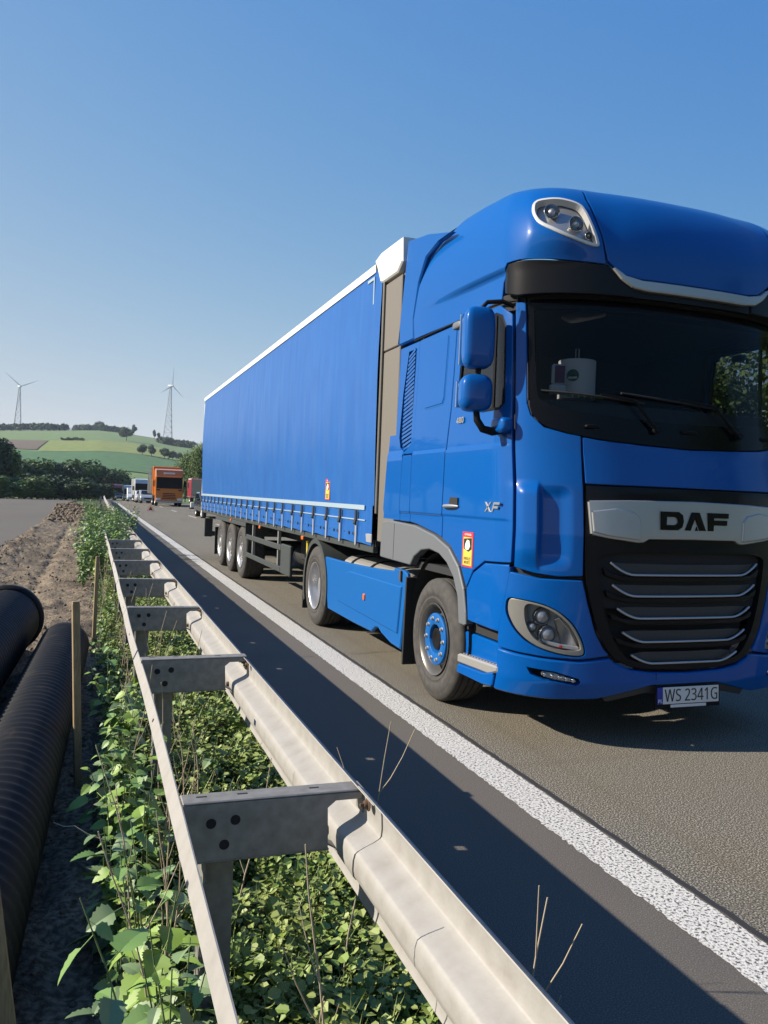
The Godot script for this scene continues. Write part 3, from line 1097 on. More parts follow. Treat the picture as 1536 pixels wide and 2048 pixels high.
func make_near():
	make_guard_rail()
	make_pipe("corrugated_pipe", "wide black ribbed drain pipe with a collar round its far end", 0.30, -1.06, 3.0, -8.85, true, true)
	make_pipe("corrugated_pipe", "narrower black ribbed drain pipe lying beside the wooden stakes", 0.208, -0.47, 3.0, -7.75, false, false)
	make_stake("wooden stake with a dark band standing against the narrower black pipe", Vector3(-0.03, -0.02, -4.8), Vector3(-0.07, 1.0, -4.78), 0.04)
	make_stake("wooden stake in the weeds beyond the end of the black pipes", Vector3(0.05, -0.02, -8.4), Vector3(0.065, 0.955, -8.38), 0.035)
	make_stake("leaning wooden stake rising beside the ribbed pipe, its foot in dark earth", Vector3(-0.11, -0.02, -2.12), Vector3(-0.24, 0.98, -2.10), 0.04)
	for a in [[5, 0.42, 0.25], [4, 0.36, 0.15], [6, 0.34, 0.35]]:
		var m = leaf_mesh(a[0], a[1], a[2])
		leaf_shapes.append(m)
		var ar = m.surface_get_arrays(0)
		leaf_data.append([ar[Mesh.ARRAY_VERTEX], ar[Mesh.ARRAY_NORMAL]])
	# weeds along the back of the rail
	for i in 42:
		var z = -1.0 - i * 0.118 + rr(-0.05, 0.05)
		var x = 0.18 + rr(-0.08, 0.06)
		var wh = rr(0.36, 0.78)
		make_weed("tall broad leaved weed reaching up to the tie strap by the pipes" if wh > 0.58 else "low broad leaved weed growing below the tie strap by the pipes", Vector3(x, -0.03, z), wh, 2, 28, rr(0.055, 0.112), true, "weeds along the tie strap")
	for i in 34:
		var z = -1.2 - i * 0.17 + rr(-0.1, 0.1)
		make_weed("low leafy weed sprouting in the shade under the spacers", Vector3(rr(0.3, 0.68), -0.03, z), rr(0.14, 0.42), 2, 18, rr(0.04, 0.09), i < 20, "weeds under the spacers")
	for i in 14:
		var z = -6.2 - i * 0.5 + rr(-0.15, 0.15)
		make_weed("thin leafy weed growing between the dug strip and the strap", Vector3(0.14 + rr(-0.07, 0.07), -0.03, z), rr(0.25, 0.5), 2, 26, 0.06, false, "thin weeds beyond the stakes")
	for i in 84:
		var z = -14.2 - i * 0.19 + rr(-0.2, 0.2)
		var x = rr(-0.1, 0.86)
		make_weed("tall leafy weed in the thicket that overgrows the guard rail", Vector3(x, -0.03, z), rr(0.9, 1.32) + (0.15 if x < 0.2 else 0.0), 4, 150, 0.078, false, "thicket overgrowing the guard rail")
	# ground cover
	for k in 2:
		var sb := B.new()
		for i in 13:
			var x = leaf_xf(Vector3(rr(-0.02, 0.02), rr(0.0, 0.09), rr(-0.02, 0.02)), rr(0, TAU), rr(-0.7, 0.4), rr(-0.4, 0.4), rr(0.012, 0.028))
			sb.xf = x
			sb.face([Vector3(0, 0, 0), Vector3(0.42, 0.1, 0.4), Vector3(0.3, 0.06, 0.85), Vector3(0, 0, 1)], Vector3.UP)
			sb.face([Vector3(0, 0, 0), Vector3(-0.42, 0.1, 0.4), Vector3(-0.3, 0.06, 0.85), Vector3(0, 0, 1)], Vector3.UP)
		sb.xf = Transform3D.IDENTITY
		for i in 2:
			var az = rr(0, TAU)
			var l = rr(0.06, 0.15)
			var o = Vector3(rr(-0.02, 0.02), 0, rr(-0.02, 0.02))
			var w = Vector3(-sin(az), 0, cos(az)) * 0.0018
			var mid = o + Vector3(cos(az) * 0.015, l * 0.6, sin(az) * 0.015)
			var tip = o + Vector3(cos(az) * 0.05, l, sin(az) * 0.05)
			sb.face([o - w, o + w, mid + w, mid - w], Vector3.UP + w); sb.face([mid - w, mid + w, tip], Vector3.UP + w)
		var mm := MultiMesh.new()
		mm.transform_format = MultiMesh.TRANSFORM_3D
		mm.mesh = sb.mesh()
		var L = []
		for i in 8500:
			var z = -0.9 - 15.0 * pow(rng.randf(), 1.5)
			var x = rr(0.14, 1.12)
			if rng.randf() > 0.28 + 1.7 * dn1.get_noise_2d(x * 5.0 + 9.0, z * 5.0) + x * 0.6: continue
			var s = rr(0.7, 1.7)
			L.append(Transform3D(Basis(Vector3.UP, rr(0, TAU)).scaled(Vector3(s, s * rr(0.8, 1.6), s)), Vector3(x, -0.035, z)))
		mm.instance_count = L.size()
		for i in L.size(): mm.set_instance_transform(i, L[i])
		var mi := MultiMeshInstance3D.new()
		mi.multimesh = mm
		mi.material_override = [M.leaf_small, M.leaf_grass][k]
		mi.name = numbered("ground_cover")
		add_child(mi)
		tag(mi, ["small bright green leaves carpeting the ground under the guard rail", "yellowish green sprouts mixed into the carpet under the guard rail"][k], "ground cover", "", "stuff")
	# dry stalks
	for a in [[0.84, -2.55, 0.98, 0.10, 0.10, 4], [0.80, -1.42, 0.92, 0.09, 0.02, 5], [0.56, -3.0, 0.72, 0.14, 0.05, 3]]:
		make_stalk("bare forked stalk standing up past the beam against the road", Vector3(a[0], -0.03, a[1]), a[2], Vector2(a[3], a[4]), a[5])
	for i in 34:
		var z = -1.9 - i * 0.2 + rr(-0.2, 0.2)
		make_stalk("dry straw coloured stalk among the weeds behind the beam", Vector3(rr(0.18, 0.6), -0.03, z), rr(0.45, 0.9), Vector2(rr(-0.2, 0.2), rr(-0.15, 0.15)), 3)
	for i in 12:
		make_stalk("thin dry stem between the far spacers and the dug strip", Vector3(rr(0.12, 0.6), -0.03, -9.0 - i * 0.45), rr(0.5, 0.95), Vector2(rr(-0.2, 0.2), 0.0), 3)
	var tw = thing("fallen_twig", "crooked pale twig sticking out of the weeds over dark earth", "twig", Vector3(0.02, 0.22, -3.5))
	var tb := B.new()
	tb.tube([Vector3(0.08, -0.03, 0.02), Vector3(0.0, 0.0, 0.0), Vector3(-0.05, 0.03, -0.02), Vector3(-0.09, 0.028, -0.03), Vector3(-0.13, 0.045, -0.04)], [0.0035, 0.0032, 0.0028, 0.0022, 0.0015], 6)
	obj("branch", tb, M.stalk, tw)

# ---------------------------------------------------------------- the blue tractor unit
# Cab skin: a plan outline (rounded front, straight sides) drawn up through the height; charts are (arc length from the front centre, height)
const HW := 1.23
var plan_s := []
var plan_x := []
var plan_z := []
var Tq := 0.0

func plan_init():
	var s = 0.0
	for i in 121:
		var th = PI / 2 * i / 120.0
		var x = HW * pow(sin(th), 2.0 / 2.6)
		var z = 0.95 + 0.58 * pow(cos(th), 2.0 / 2.2)
		if i > 0: s += Vector2(x - plan_x[-1], z - plan_z[-1]).length()
		plan_s.append(s); plan_x.append(x); plan_z.append(z)
	Tq = s

func plan_at(t: float) -> Vector2:
	var s = abs(t)
	var sg = -1.0 if t < 0 else 1.0
	if s >= Tq: return Vector2(sg * HW, 0.95 - (s - Tq))
	var lo = 0
	var hi = 120
	while hi - lo > 1:
		var m = (lo + hi) / 2
		if plan_s[m] <= s: lo = m
		else: hi = m
	var k = (s - plan_s[lo]) / (plan_s[hi] - plan_s[lo])
	return Vector2(sg * lerp(plan_x[lo], plan_x[hi], k), lerp(plan_z[lo], plan_z[hi], k))

func tx(x: float) -> float:
	var a = abs(x)
	for i in 120:
		if plan_x[i + 1] >= a: return (plan_s[i] + (plan_s[i + 1] - plan_s[i]) * (a - plan_x[i]) / (plan_x[i + 1] - plan_x[i])) * (-1.0 if x < 0 else 1.0)
	return Tq

func tz(z: float) -> float:
	if z <= 0.95: return Tq + 0.95 - z
	for i in 120:
		if plan_z[i + 1] <= z: return plan_s[i] + (plan_s[i + 1] - plan_s[i]) * (plan_z[i] - z) / max(1e-6, plan_z[i] - plan_z[i + 1])
	return 0.0

const ZY := [0.2, 0.3, 0.45, 0.9, 1.45, 1.75, 2.0, 2.1, 3.05]
const ZZ := [1.42, 1.48, 1.53, 1.53, 1.53, 1.51, 1.47, 1.46, 1.365]

func cabS(p: Vector2) -> Vector3:
	var a = plan_at(p.x)
	var y = p.y
	var w = clamp((a.y + 0.1) / 1.3, 0.0, 1.0)
	var z = a.y + (tab(ZY, ZZ, y) - 1.53) * w
	var x = a.x * (1.0 - 0.010 * ss(2.05, 3.05, y))
	# pressed lines along the doors
	var onside = ss(1.15, 1.05, a.y) * ss(1.1, 1.2, abs(a.x))
	var d = 0.011 * ss(2.043, 2.028, y) * ss(1.503, 1.518, y) * onside
	# bulge of the corner air guide
	var s = abs(p.x)
	var e = tx(1.065)
	var bul = ss(tx(1.20) + 0.02, tx(1.13), s) * ss(e - 0.02, e + 0.012, s) * ss(1.17, 1.34, y) * ss(1.80, 1.70, y)
	var bulge = 0.04 * bul - 0.022 * ss(e + 0.0, e - 0.03, s) * ss(tx(0.86), tx(0.96), s) * ss(1.2, 1.3, y) * ss(1.78, 1.68, y)
	x += (-1.0 if a.x < 0 else 1.0) * (d + bulge * 0.6)
	z += bulge * 0.8
	return Vector3(x, y, z)

func cab_core(p: Vector2) -> Vector3:
	var a = plan_at(p.x)
	var w = clamp((a.y + 0.1) / 1.3, 0.0, 1.0)
	return Vector3(a.x * (1.0 - 0.010 * ss(2.05, 3.05, p.y)), p.y, a.y + (tab(ZY, ZZ, p.y) - 1.53) * w)

func cab_out(p: Vector2) -> Vector3:
	var a = plan_at(p.x)
	if a.y > 1.17: return Vector3(a.x * 0.2, 0, 1.0)
	return Vector3(a.x, 0, max(0.0, a.y - 0.6) * 1.6)

func roof_top(z: float) -> float:
	return tab([-1.4, -0.3, 0.26, 0.6, 1.0, 1.28, 1.46], [4.02, 3.99, 3.965, 3.935, 3.885, 3.845, 3.80], z)


func roofS(p: Vector2) -> Vector3:
	var a = plan_at(p.x)
	var z = a.y
	if z > 0.2: z = 0.2 + (z - 0.2) * (1.265 / 1.33)
	var v = p.y
	var qx = abs(a.x) / HW
	z += 0.075 * ss(0.5, 0.9, qx) * ss(1.0, 0.94, qx) * ss(0.2, 0.55, v)
	var fr = clamp((z - 0.1) / 1.1, 0.0, 1.0)
	var w = clamp((v - 0.33) / 0.67, 0.0, 1.0)
	var ins = 1.0 - sqrt(max(0.0, 1.0 - pow(w, 2.1)))
	z -= 0.42 * ins * fr
	var x = a.x * (1.0 - 0.235 * ins / HW)
	var y = 3.05 + v * (roof_top(z) - 3.05)
	var onside = ss(1.05, 0.95, a.y) * ss(-0.65, 0.5, a.y)
	var cr = 0.265
	x -= (-1.0 if x < 0 else 1.0) * 0.034 * onside * ss(cr + 0.012, cr - 0.045, v)
	return Vector3(x, y, z)

func roof_out(p: Vector2) -> Vector3:
	var a = plan_at(p.x)
	return Vector3(a.x, 0.3 + p.y, max(0.0, a.y - 0.6) * 1.6)

func S(z, y) -> Vector2: return Vector2(tz(z), y)      # a point of the cab's side
func F(x, y) -> Vector2: return Vector2(tx(x), y)      # a point of the cab's front

func mirror_poly(p: Array, s: float) -> Array:
	var o = []
	for a in p: o.append(Vector2(a.x * s, a.y))
	return o

func both(p: Array) -> Array:
	# half outline given for x >= 0 from the lower to the upper centre -> closed outline
	var o = p.duplicate()
	for i in range(p.size() - 1, -1, -1):
		if p[i].x > 1e-4: o.append(Vector2(-p[i].x, p[i].y))
	return o

func soft(p, times := 2) -> PackedVector2Array:
	# closed outline with its corners rounded
	var o = PackedVector2Array(p)
	for k in times:
		var q = PackedVector2Array()
		for i in o.size():
			var a = o[i]
			var b = o[(i + 1) % o.size()]
			q.append(a.lerp(b, 0.22)); q.append(a.lerp(b, 0.78))
		o = q
	return o

func panel(called, poly, m, parent, off := 0.0, thick := 0.03, bev := 0.006, holes = [], cell := Vector2(0.05, 0.06), roof := false):
	var b := B.new()
	if roof: b.patch(poly, roofS, roof_out, cell, off, thick, bev, holes)
	else: b.patch(poly, cabS, cab_out, cell, off, thick, bev, holes)
	return obj(called, b, m, parent)

func superbox(b: B, ce: Vector3, h: Vector3, e := 0.45, bs := Basis.IDENTITY, nu := 24, nv := 14):
	var pw = func(c, k): return sign(c) * pow(abs(c), k)
	b.grid(func(u, v):
		var th = u * TAU
		var ph = (v - 0.5) * PI
		return ce + bs * Vector3(h.x * pw.call(cos(ph), e) * pw.call(cos(th), e), h.y * pw.call(sin(ph), e), h.z * pw.call(cos(ph), e) * pw.call(sin(th), e)), nu, nv, func(p): return p - ce)

func text(s: String, size: float, depth: float, m, parent, tf: Transform3D, called := "lettering", bold := false, squeeze := 1.0):
	var tm := TextMesh.new()
	var f := SystemFont.new()
	f.font_names = PackedStringArray(["Droid Sans"])
	if bold: f.font_weight = 700
	tm.font = f
	tm.text = s
	tm.font_size = 64
	tm.pixel_size = size / 46.0
	tm.depth = depth
	tm.curve_step = 4.0
	var o = inst(called, tm, m, parent)
	o.transform = tf * Transform3D(Basis.from_scale(Vector3(squeeze, 1, 1)), Vector3.ZERO)
	return o

# ---- wheels: axis out of the vehicle along local +y of the lathe
func tyre_profile(R: float, W: float) -> Array:
	var p = [Vector2(0.286, -W + 0.02), Vector2(0.33, -W), Vector2(R - 0.05, -W), Vector2(R - 0.012, -W + 0.03), Vector2(R, -W + 0.05)]
	var g = [-W * 0.78, -W * 0.59, -W * 0.41, -W * 0.22]
	for a in g:
		p.append(Vector2(R, a - 0.008)); p.append(Vector2(R - 0.013, a - 0.005)); p.append(Vector2(R - 0.013, a + 0.005)); p.append(Vector2(R, a + 0.008))
	p.append_array([Vector2(R, -0.05), Vector2(R - 0.006, -0.032), Vector2(R - 0.022, -0.017), Vector2(R - 0.05, -0.004), Vector2(R - 0.062, -0.003), Vector2(R - 0.066, 0.0), Vector2(R - 0.1, 0.004), Vector2(R - 0.135, 0.003), Vector2(R - 0.138, 0.0), Vector2(R - 0.16, -0.001), Vector2(R - 0.163, 0.002), Vector2(0.302, -0.012), Vector2(0.290, -0.022)])
	return p

var wheel_cache := {}

func add_wheel(parent, kind: String, ce: Vector3, s: float, twin := false):
	# s: -1 faces -x, +1 faces +x
	var w := Node3D.new()
	w.name = "wheel"
	parent.add_child(w, true)
	w.position = ce
	if s > 0: w.rotation.y = PI
	var key = kind
	if not wheel_cache.has(key):
		var bs = Basis(Vector3(0, 0, 1), Vector3(-1, 0, 0), Vector3(0, 1, 0))
		var R = 0.497
		var d = {}
		var b := B.new()
		b.lathe(tyre_profile(R, 0.31 if kind != "trailer" else 0.385), 64, bs)
		d["tyre"] = [b.mesh(), M.rubber]
		b = B.new()
		if kind == "front":
			b.lathe([Vector2(0.246, -0.15), Vector2(0.262, -0.12), Vector2(0.268, -0.04), Vector2(0.277, -0.018), Vector2(0.29, -0.014), Vector2(0.296, -0.004), Vector2(0.293, 0.002), Vector2(0.286, 0.0), Vector2(0.279, -0.014), Vector2(0.26, -0.03), Vector2(0.254, -0.1), Vector2(0.243, -0.112), Vector2(0.215, -0.10), Vector2(0.192, -0.06), Vector2(0.188, -0.034), Vector2(0.17, -0.03)], 48, bs)
			d["rim"] = [b.mesh(), M.rim_dull]
			b = B.new()
			b.lathe([Vector2(0.212, -0.036), Vector2(0.212, -0.020), Vector2(0.208, -0.016), Vector2(0.124, -0.016), Vector2(0.119, -0.02), Vector2(0.116, -0.075)], 48, bs)
			d["hub_ring"] = [b.mesh(), M.cab_blue_dusty]
			b = B.new()
			b.lathe([Vector2(0.117, -0.075), Vector2(0.095, -0.07), Vector2(0.088, -0.03), Vector2(0.07, -0.022), Vector2(0.052, -0.03), Vector2(0.0005, -0.034)], 32, bs)
			d["hub_cap"] = [b.mesh(), M.plastic_black]
		elif kind == "drive":
			b.lathe([Vector2(0.286, -0.02), Vector2(0.296, -0.006), Vector2(0.294, 0.002), Vector2(0.286, 0.0), Vector2(0.276, -0.02), Vector2(0.268, -0.06), Vector2(0.262, -0.15), Vector2(0.235, -0.172), Vector2(0.18, -0.18), Vector2(0.165, -0.172), Vector2(0.14, -0.17), Vector2(0.132, -0.1), Vector2(0.1, -0.075), Vector2(0.0005, -0.07)], 56, bs)
			d["rim"] = [b.mesh(), M.alu]
		else:
			b.lathe([Vector2(0.286, -0.02), Vector2(0.296, -0.006), Vector2(0.294, 0.002), Vector2(0.286, 0.0), Vector2(0.276, -0.02), Vector2(0.262, -0.05), Vector2(0.25, -0.075), Vector2(0.235, -0.07), Vector2(0.205, -0.05), Vector2(0.17, -0.045), Vector2(0.165, -0.03), Vector2(0.13, -0.03), Vector2(0.12, -0.04), Vector2(0.118, 0.0), Vector2(0.1, 0.012), Vector2(0.0005, 0.014)], 48, bs)
			d["rim"] = [b.mesh(), M.alu]
			b = B.new()
			disc(b, Vector3(0.0495, 0.222, 0.0), Vector3(-0.9, 0.35, 0), 0.024, 0.0025, 14)
			d["hand_hole"] = [b.mesh(), M.void_black]
		b = B.new()
		disc(b, Vector3.ZERO, Vector3(-1, 0, 0), 0.0135, 0.02, 6)
		disc(b, Vector3.ZERO, Vector3(-1, 0, 0), 0.018, 0.006, 10)
		d["lug_nut"] = [b.mesh(), M.alu_dull]
		wheel_cache[key] = d
	var d = wheel_cache[key]
	for k in d:
		if k == "lug_nut" or k == "hand_hole": continue
		inst(k, d[k][0], d[k][1], w)
	for k in 10:
		var a = TAU * k / 10.0
		var n = inst("lug_nut", d["lug_nut"][0], d["lug_nut"][1], w)
		var r = 0.17 if kind == "front" else 0.15
		n.position = Vector3(0.016 if kind == "front" else (0.17 if kind == "drive" else 0.03), sin(a) * r, cos(a) * r)
		if kind == "trailer":
			var h = inst("hand_hole", d["hand_hole"][0], d["hand_hole"][1], w)
			h.rotation.x = a + 0.3
	if twin:
		var i2 = inst("inner_tyre", d["tyre"][0], d["tyre"][1], w)
		i2.position = Vector3(0.34, 0, 0)
	return w

func lamp_outline(s: float) -> PackedVector2Array:
	var Pm = [Vector2(tx(1.163), 0.81), Vector2(tx(1.168), 0.68), Vector2(tx(1.135), 0.57), Vector2(tx(1.0), 0.475), Vector2(tx(0.745), 0.385), Vector2(tx(0.775), 0.51), Vector2(tx(0.855), 0.75), Vector2(tx(0.92), 0.80), Vector2(tx(1.04), 0.835)]
	return soft(mirror_poly(Pm, s))

func roof_lamp(g, s: float):
	var outer = lamp_outline(s)
	var inner = Geometry2D.offset_polygon(outer, -0.024, Geometry2D.JOIN_ROUND)[0]
	var lamp = panel("roof_lamp", outer, M.lamp_frame, g, 0.012, 0.05, 0.008, [inner], Vector2(0.03, 0.04), true)
	panel("reflector", Geometry2D.offset_polygon(inner, 0.004)[0], M.lamp_inner, lamp, -0.045, 0.01, 0.0, [], Vector2(0.04, 0.05), true)
	for k in [[1.07, 0.70, 0.054], [0.92, 0.595, 0.054], [0.835, 0.50, 0.026]]:
		var q = Vector2(tx(k[0]) * s, k[1])
		var ce = roofS(q)
		var nn = B.nrm(roofS, q, roof_out)
		nn = (nn + Vector3(0, -0.2, 0.5)).normalized()
		var x = nn.cross(Vector3.UP).normalized()
		var b := B.new()
		b.lathe([Vector2(k[2], -0.006), Vector2(k[2] * 0.93, -0.002), Vector2(k[2] * 0.8, -0.02), Vector2(k[2] * 0.45, -0.045), Vector2(0.0005, -0.05)], 22, Basis(x, nn, x.cross(nn)), ce + nn * 0.0)
		obj("bowl", b, M.chrome, lamp)
		b = B.new()
		b.lathe([Vector2(k[2] * 0.5, -0.035), Vector2(k[2] * 0.42, -0.01), Vector2(k[2] * 0.2, 0.0), Vector2(0.0005, 0.002)], 16, Basis(x, nn, x.cross(nn)), ce)
		obj("bulb_cover", b, M.satin_silver, lamp)
	panel("lens", Geometry2D.offset_polygon(inner, 0.003)[0], M.lens, lamp, 0.008, 0.003, 0.0, [], Vector2(0.03, 0.04), true)

func headlight(g, s: float):
	var Pm = [F(1.192, 0.985), F(1.15, 0.985), F(1.03, 0.965), F(0.93, 0.915), F(0.845, 0.835), F(0.785, 0.725), F(0.765, 0.645), F(0.80, 0.625), F(0.92, 0.635), F(1.03, 0.665), F(1.11, 0.715), F(1.165, 0.79), F(1.195, 0.89)]
	var outer = soft(mirror_poly(Pm, s))
	var inP = [F(1.125, 0.965), F(1.03, 0.95), F(0.94, 0.90), F(0.86, 0.825), F(0.80, 0.725), F(0.785, 0.66), F(0.92, 0.66), F(1.02, 0.69), F(1.085, 0.745), F(1.12, 0.84)]
	var inner = soft(mirror_poly(inP, s))
	var h = panel("headlight", outer, M.bezel, g, -0.006, 0.1, 0.006, [inner], Vector2(0.03, 0.04))
	panel("housing", Geometry2D.offset_polygon(inner, 0.01)[0], M.lamp_inner, h, -0.085, 0.01, 0.0, [], Vector2(0.04, 0.04))
	for k in [[1.02, 0.875, 0.05], [0.985, 0.755, 0.052], [1.075, 0.80, 0.032]]:
		var q = Vector2(tx(k[0]) * s, k[1])
		var ce = cabS(q)
		var nn = (B.nrm(cabS, q, cab_out) + Vector3(0, 0, 0.9)).normalized()
		var x = nn.cross(Vector3.UP).normalized()
		var bs = Basis(x, nn, x.cross(nn))
		var b := B.new()
		b.lathe([Vector2(k[2] * 1.25, -0.075), Vector2(k[2] * 1.25, -0.045), Vector2(k[2] * 1.12, -0.035), Vector2(k[2], -0.042), Vector2(k[2] * 0.95, -0.07)], 24, bs, ce)
		obj("projector_ring", b, M.chrome, h)
		b = B.new()
		b.lathe([Vector2(k[2] * 0.96, -0.06), Vector2(k[2] * 0.85, -0.042), Vector2(k[2] * 0.5, -0.03), Vector2(0.0005, -0.026)], 20, bs, ce)
		obj("projector_lens", b, M.lamp_inner, h)
	panel("reflector", mirror_poly([F(0.965, 0.86), F(0.93, 0.88), F(0.86, 0.80), F(0.81, 0.70), F(0.80, 0.67), F(0.90, 0.67), F(0.93, 0.76)], s), M.chrome, h, -0.05, 0.02, 0.008, [], Vector2(0.03, 0.04))
	panel("light_strip", mirror_poly([F(1.06, 0.705), F(0.9, 0.67), F(0.8, 0.66), F(0.8, 0.685), F(0.9, 0.695), F(1.04, 0.73)], s), M.alu, h, -0.035, 0.02, 0.004, [], Vector2(0.04, 0.04))
	panel("side_marker", mirror_poly([F(0.925, 0.675), F(0.905, 0.672), F(0.905, 0.69), F(0.925, 0.693)], s), M.red_plastic, h, -0.028, 0.01, 0.002, [], Vector2(0.04, 0.04))
	panel("lens", Geometry2D.offset_polygon(inner, 0.004)[0], M.lens, h, -0.006, 0.004, 0.0, [], Vector2(0.03, 0.04))

func make_tractor():
	plan_init()
	var g = thing("truck_tractor", "blue tractor unit with silver front bar and black grille heading the blue trailer", "truck", Vector3(3.89, 0, -6.08))
	var P: Array
	# ---------- dark carcass behind the panels
	var back = tz(-1.36)
	P = both([F(0.0, 0.95), Vector2(tx(1.0), 0.95), S(0.7, 0.95), S(0.62, 1.0), S(0.35, 1.2), S(-0.35, 1.2), S(-0.6, 1.08), Vector2(back, 1.08), Vector2(tz(-1.16), 3.05), S(0.30, 3.05), S(0.24, 2.40), S(0.14, 2.1), S(1.05, 2.1), F(1.12, 2.2), F(0.9, 2.12), F(0.0, 2.06)])
	var b := B.new()
	b.patch(P, cab_core, cab_out, Vector2(0.08, 0.1), -0.045, 0.02, 0.0)
	obj("cab_frame", b, M.void_black, g)
	b = B.new()
	b.box(Vector3(0, 1.06, 0.08), Vector3(2.34, 0.06, 1.72))
	obj("cab_floor", b, M.chassis, g)
	b = B.new()
	b.box(Vector3(0, 2.1, -0.78), Vector3(2.34, 2.0, 0.06))
	obj("cab_back_wall", b, M.interior, g)
	b = B.new()
	b.box(Vector3(0, 3.06, 0.12), Vector3(2.28, 0.04, 1.76))
	obj("cab_ceiling", b, M.interior, g)
	# ---------- roof
	var seam = [Vector2(tz(0.0), 1.0), Vector2(tz(-0.2), 0.86), Vector2(tz(-0.5), 0.68), Vector2(tz(-0.66), 0.5), Vector2(tz(-0.76), 0.2), Vector2(tz(-0.72), 0.008)]
	var ct = tx(0.70)
	for s in [-1.0, 1.0]:
		# side and corner shell: down to the drip rail at the side, to the black visor at the corner
		P = [Vector2(tx(0.70), 0.27), Vector2(tx(0.80), 0.275), Vector2(tx(1.0), 0.285), Vector2(tx(1.19), 0.305), Vector2(tx(1.225), 0.30), Vector2(tz(0.92), 0.16), Vector2(tz(0.90), 0.008)]
		for i in range(seam.size() - 1, -1, -1): P.append(seam[i] + Vector2(-0.008, 0))
		P.append(Vector2(tx(0.84), 1.0)); P.append(Vector2(tx(0.84), 0.85)); P.append(Vector2(tx(0.74), 0.5))
		panel("roof_side", mirror_poly(P, s), M.cab_blue, g, 0.0, 0.03, 0.006, [Geometry2D.offset_polygon(lamp_outline(s), -0.012)[0]], Vector2(0.05, 0.02), true)
		# rear fairing: an upright plate outside the curve of the roof
		b = B.new()
		b.prism([Vector2(0.02, 3.80), Vector2(-0.25, 3.79), Vector2(-0.51, 3.73), Vector2(-0.66, 3.55), Vector2(-0.755, 3.25), Vector2(-0.735, 3.06), Vector2(-1.14, 3.06), Vector2(-0.955, 4.0), Vector2(-0.5, 3.93)], 1.19, 1.232, Transform3D(Basis(Vector3(0, 0, 1), Vector3(0, 1, 0), Vector3(s, 0, 0)), Vector3.ZERO), 0.014)
		obj("roof_fairing", b, M.cab_blue, g)
		P = [Vector2(tz(-0.735), 0.008), Vector2(tz(-0.75), 0.3), Vector2(tz(-0.66), 0.55), Vector2(tz(-0.5), 0.75), Vector2(tz(-0.2), 0.9), Vector2(tz(-0.02), 1.0), Vector2(tz(-0.96), 1.0), Vector2(tz(-1.0), 0.008)]
		panel("roof_rear", mirror_poly(P, s), M.cab_blue, g, -0.045, 0.02, 0.0, [], Vector2(0.08, 0.04), true)
		# corner visor
		P = [Vector2(tx(0.69), 0.262), Vector2(tx(0.80), 0.267), Vector2(tx(1.0), 0.277), Vector2(tx(1.19), 0.296), Vector2(tx(1.222), 0.288), Vector2(tz(0.945), 0.16), Vector2(tz(0.97), 0.06), Vector2(tx(1.19), 0.008), Vector2(tx(1.0), 0.004), Vector2(tx(0.5), 0.0), Vector2(tx(0.5), 0.10), Vector2(tx(0.60), 0.16)]
		panel("sun_visor", mirror_poly(P, s), M.visor_black, g, 0.004, 0.06, 0.008, [], Vector2(0.04, 0.05), true)
		roof_lamp(g, s)
	P = both([Vector2(0.0, 0.165), Vector2(tx(0.45), 0.165), Vector2(tx(0.57), 0.19), Vector2(tx(0.645), 0.25), Vector2(tx(0.69), 0.30), Vector2(tx(0.735), 0.52), Vector2(tx(0.83), 0.86), Vector2(tx(0.83), 1.0), Vector2(0.0, 1.0)])
	panel("roof_front", P, M.cab_blue, g, 0.0, 0.03, 0.008, [], Vector2(0.05, 0.02), true)
	P = both([Vector2(0.0, 0.055), Vector2(tx(0.40), 0.055), Vector2(tx(0.52), 0.075), Vector2(tx(0.60), 0.14), Vector2(tx(0.68), 0.25), Vector2(tx(0.66), 0.255), Vector2(tx(0.57), 0.18), Vector2(tx(0.45), 0.15), Vector2(0.0, 0.15)])
	panel("visor_lip", P, M.satin_silver, g, 0.03, 0.06, 0.012, [], Vector2(0.05, 0.03), true)
	P = both([Vector2(0.0, 0.0), Vector2(tx(0.5), 0.0), Vector2(tx(0.5), 0.09), Vector2(tx(0.6), 0.16), Vector2(0.0, 0.2)])
	panel("header", both([F(0.0, 2.99), F(1.12, 2.97), F(1.12, 3.13), F(0.0, 3.15)]), M.void_black, g, -0.02, 0.02, 0.0, [], Vector2(0.1, 0.1))
	P = both([Vector2(0.0, 0.0), Vector2(tx(0.5), 0.0), Vector2(tx(0.5), 0.09), Vector2(tx(0.6), 0.16), Vector2(0.0, 0.2)])
	panel("visor_underside", P, M.visor_black, g, -0.01, 0.05, 0.0, [], Vector2(0.06, 0.06), true)
	b = B.new()
	var tm = tz(-0.96)
	b.grid(func(u, v):
		var t = 0.001 + tm * u
		var l = roofS(Vector2(-t, 1.0))
		var r = roofS(Vector2(t, 1.0))
		var q = l.lerp(r, v)
		q.y += 0.03 * (1.0 - pow(2.0 * v - 1.0, 2.0)) * min(1.0, u * 3.0)
		return q, 40, 16, Vector3.UP)
	obj("roof_top", b, M.cab_blue, g)
	# ---------- sides
	for s in [-1.0, 1.0]:
		var cell = Vector2(0.07, 0.016)
		var win = [S(0.27, 2.375), S(0.345, 2.93), S(0.42, 2.985), S(0.98, 2.985), S(1.06, 2.955), S(1.095, 2.88), S(1.09, 2.33), S(1.03, 2.285), S(0.75, 2.285), S(0.55, 2.36)]
		P = [S(0.068, 1.325), S(0.068, 1.5), S(0.095, 2.03), S(0.165, 2.36), S(0.22, 3.03), S(1.02, 3.03), F(1.184, 2.95), F(1.184, 2.2), F(1.184, 1.5), F(1.186, 1.225), S(0.83, 1.21), S(0.65, 1.125), S(0.545, 0.99), S(0.43, 1.145), S(0.24, 1.275)]
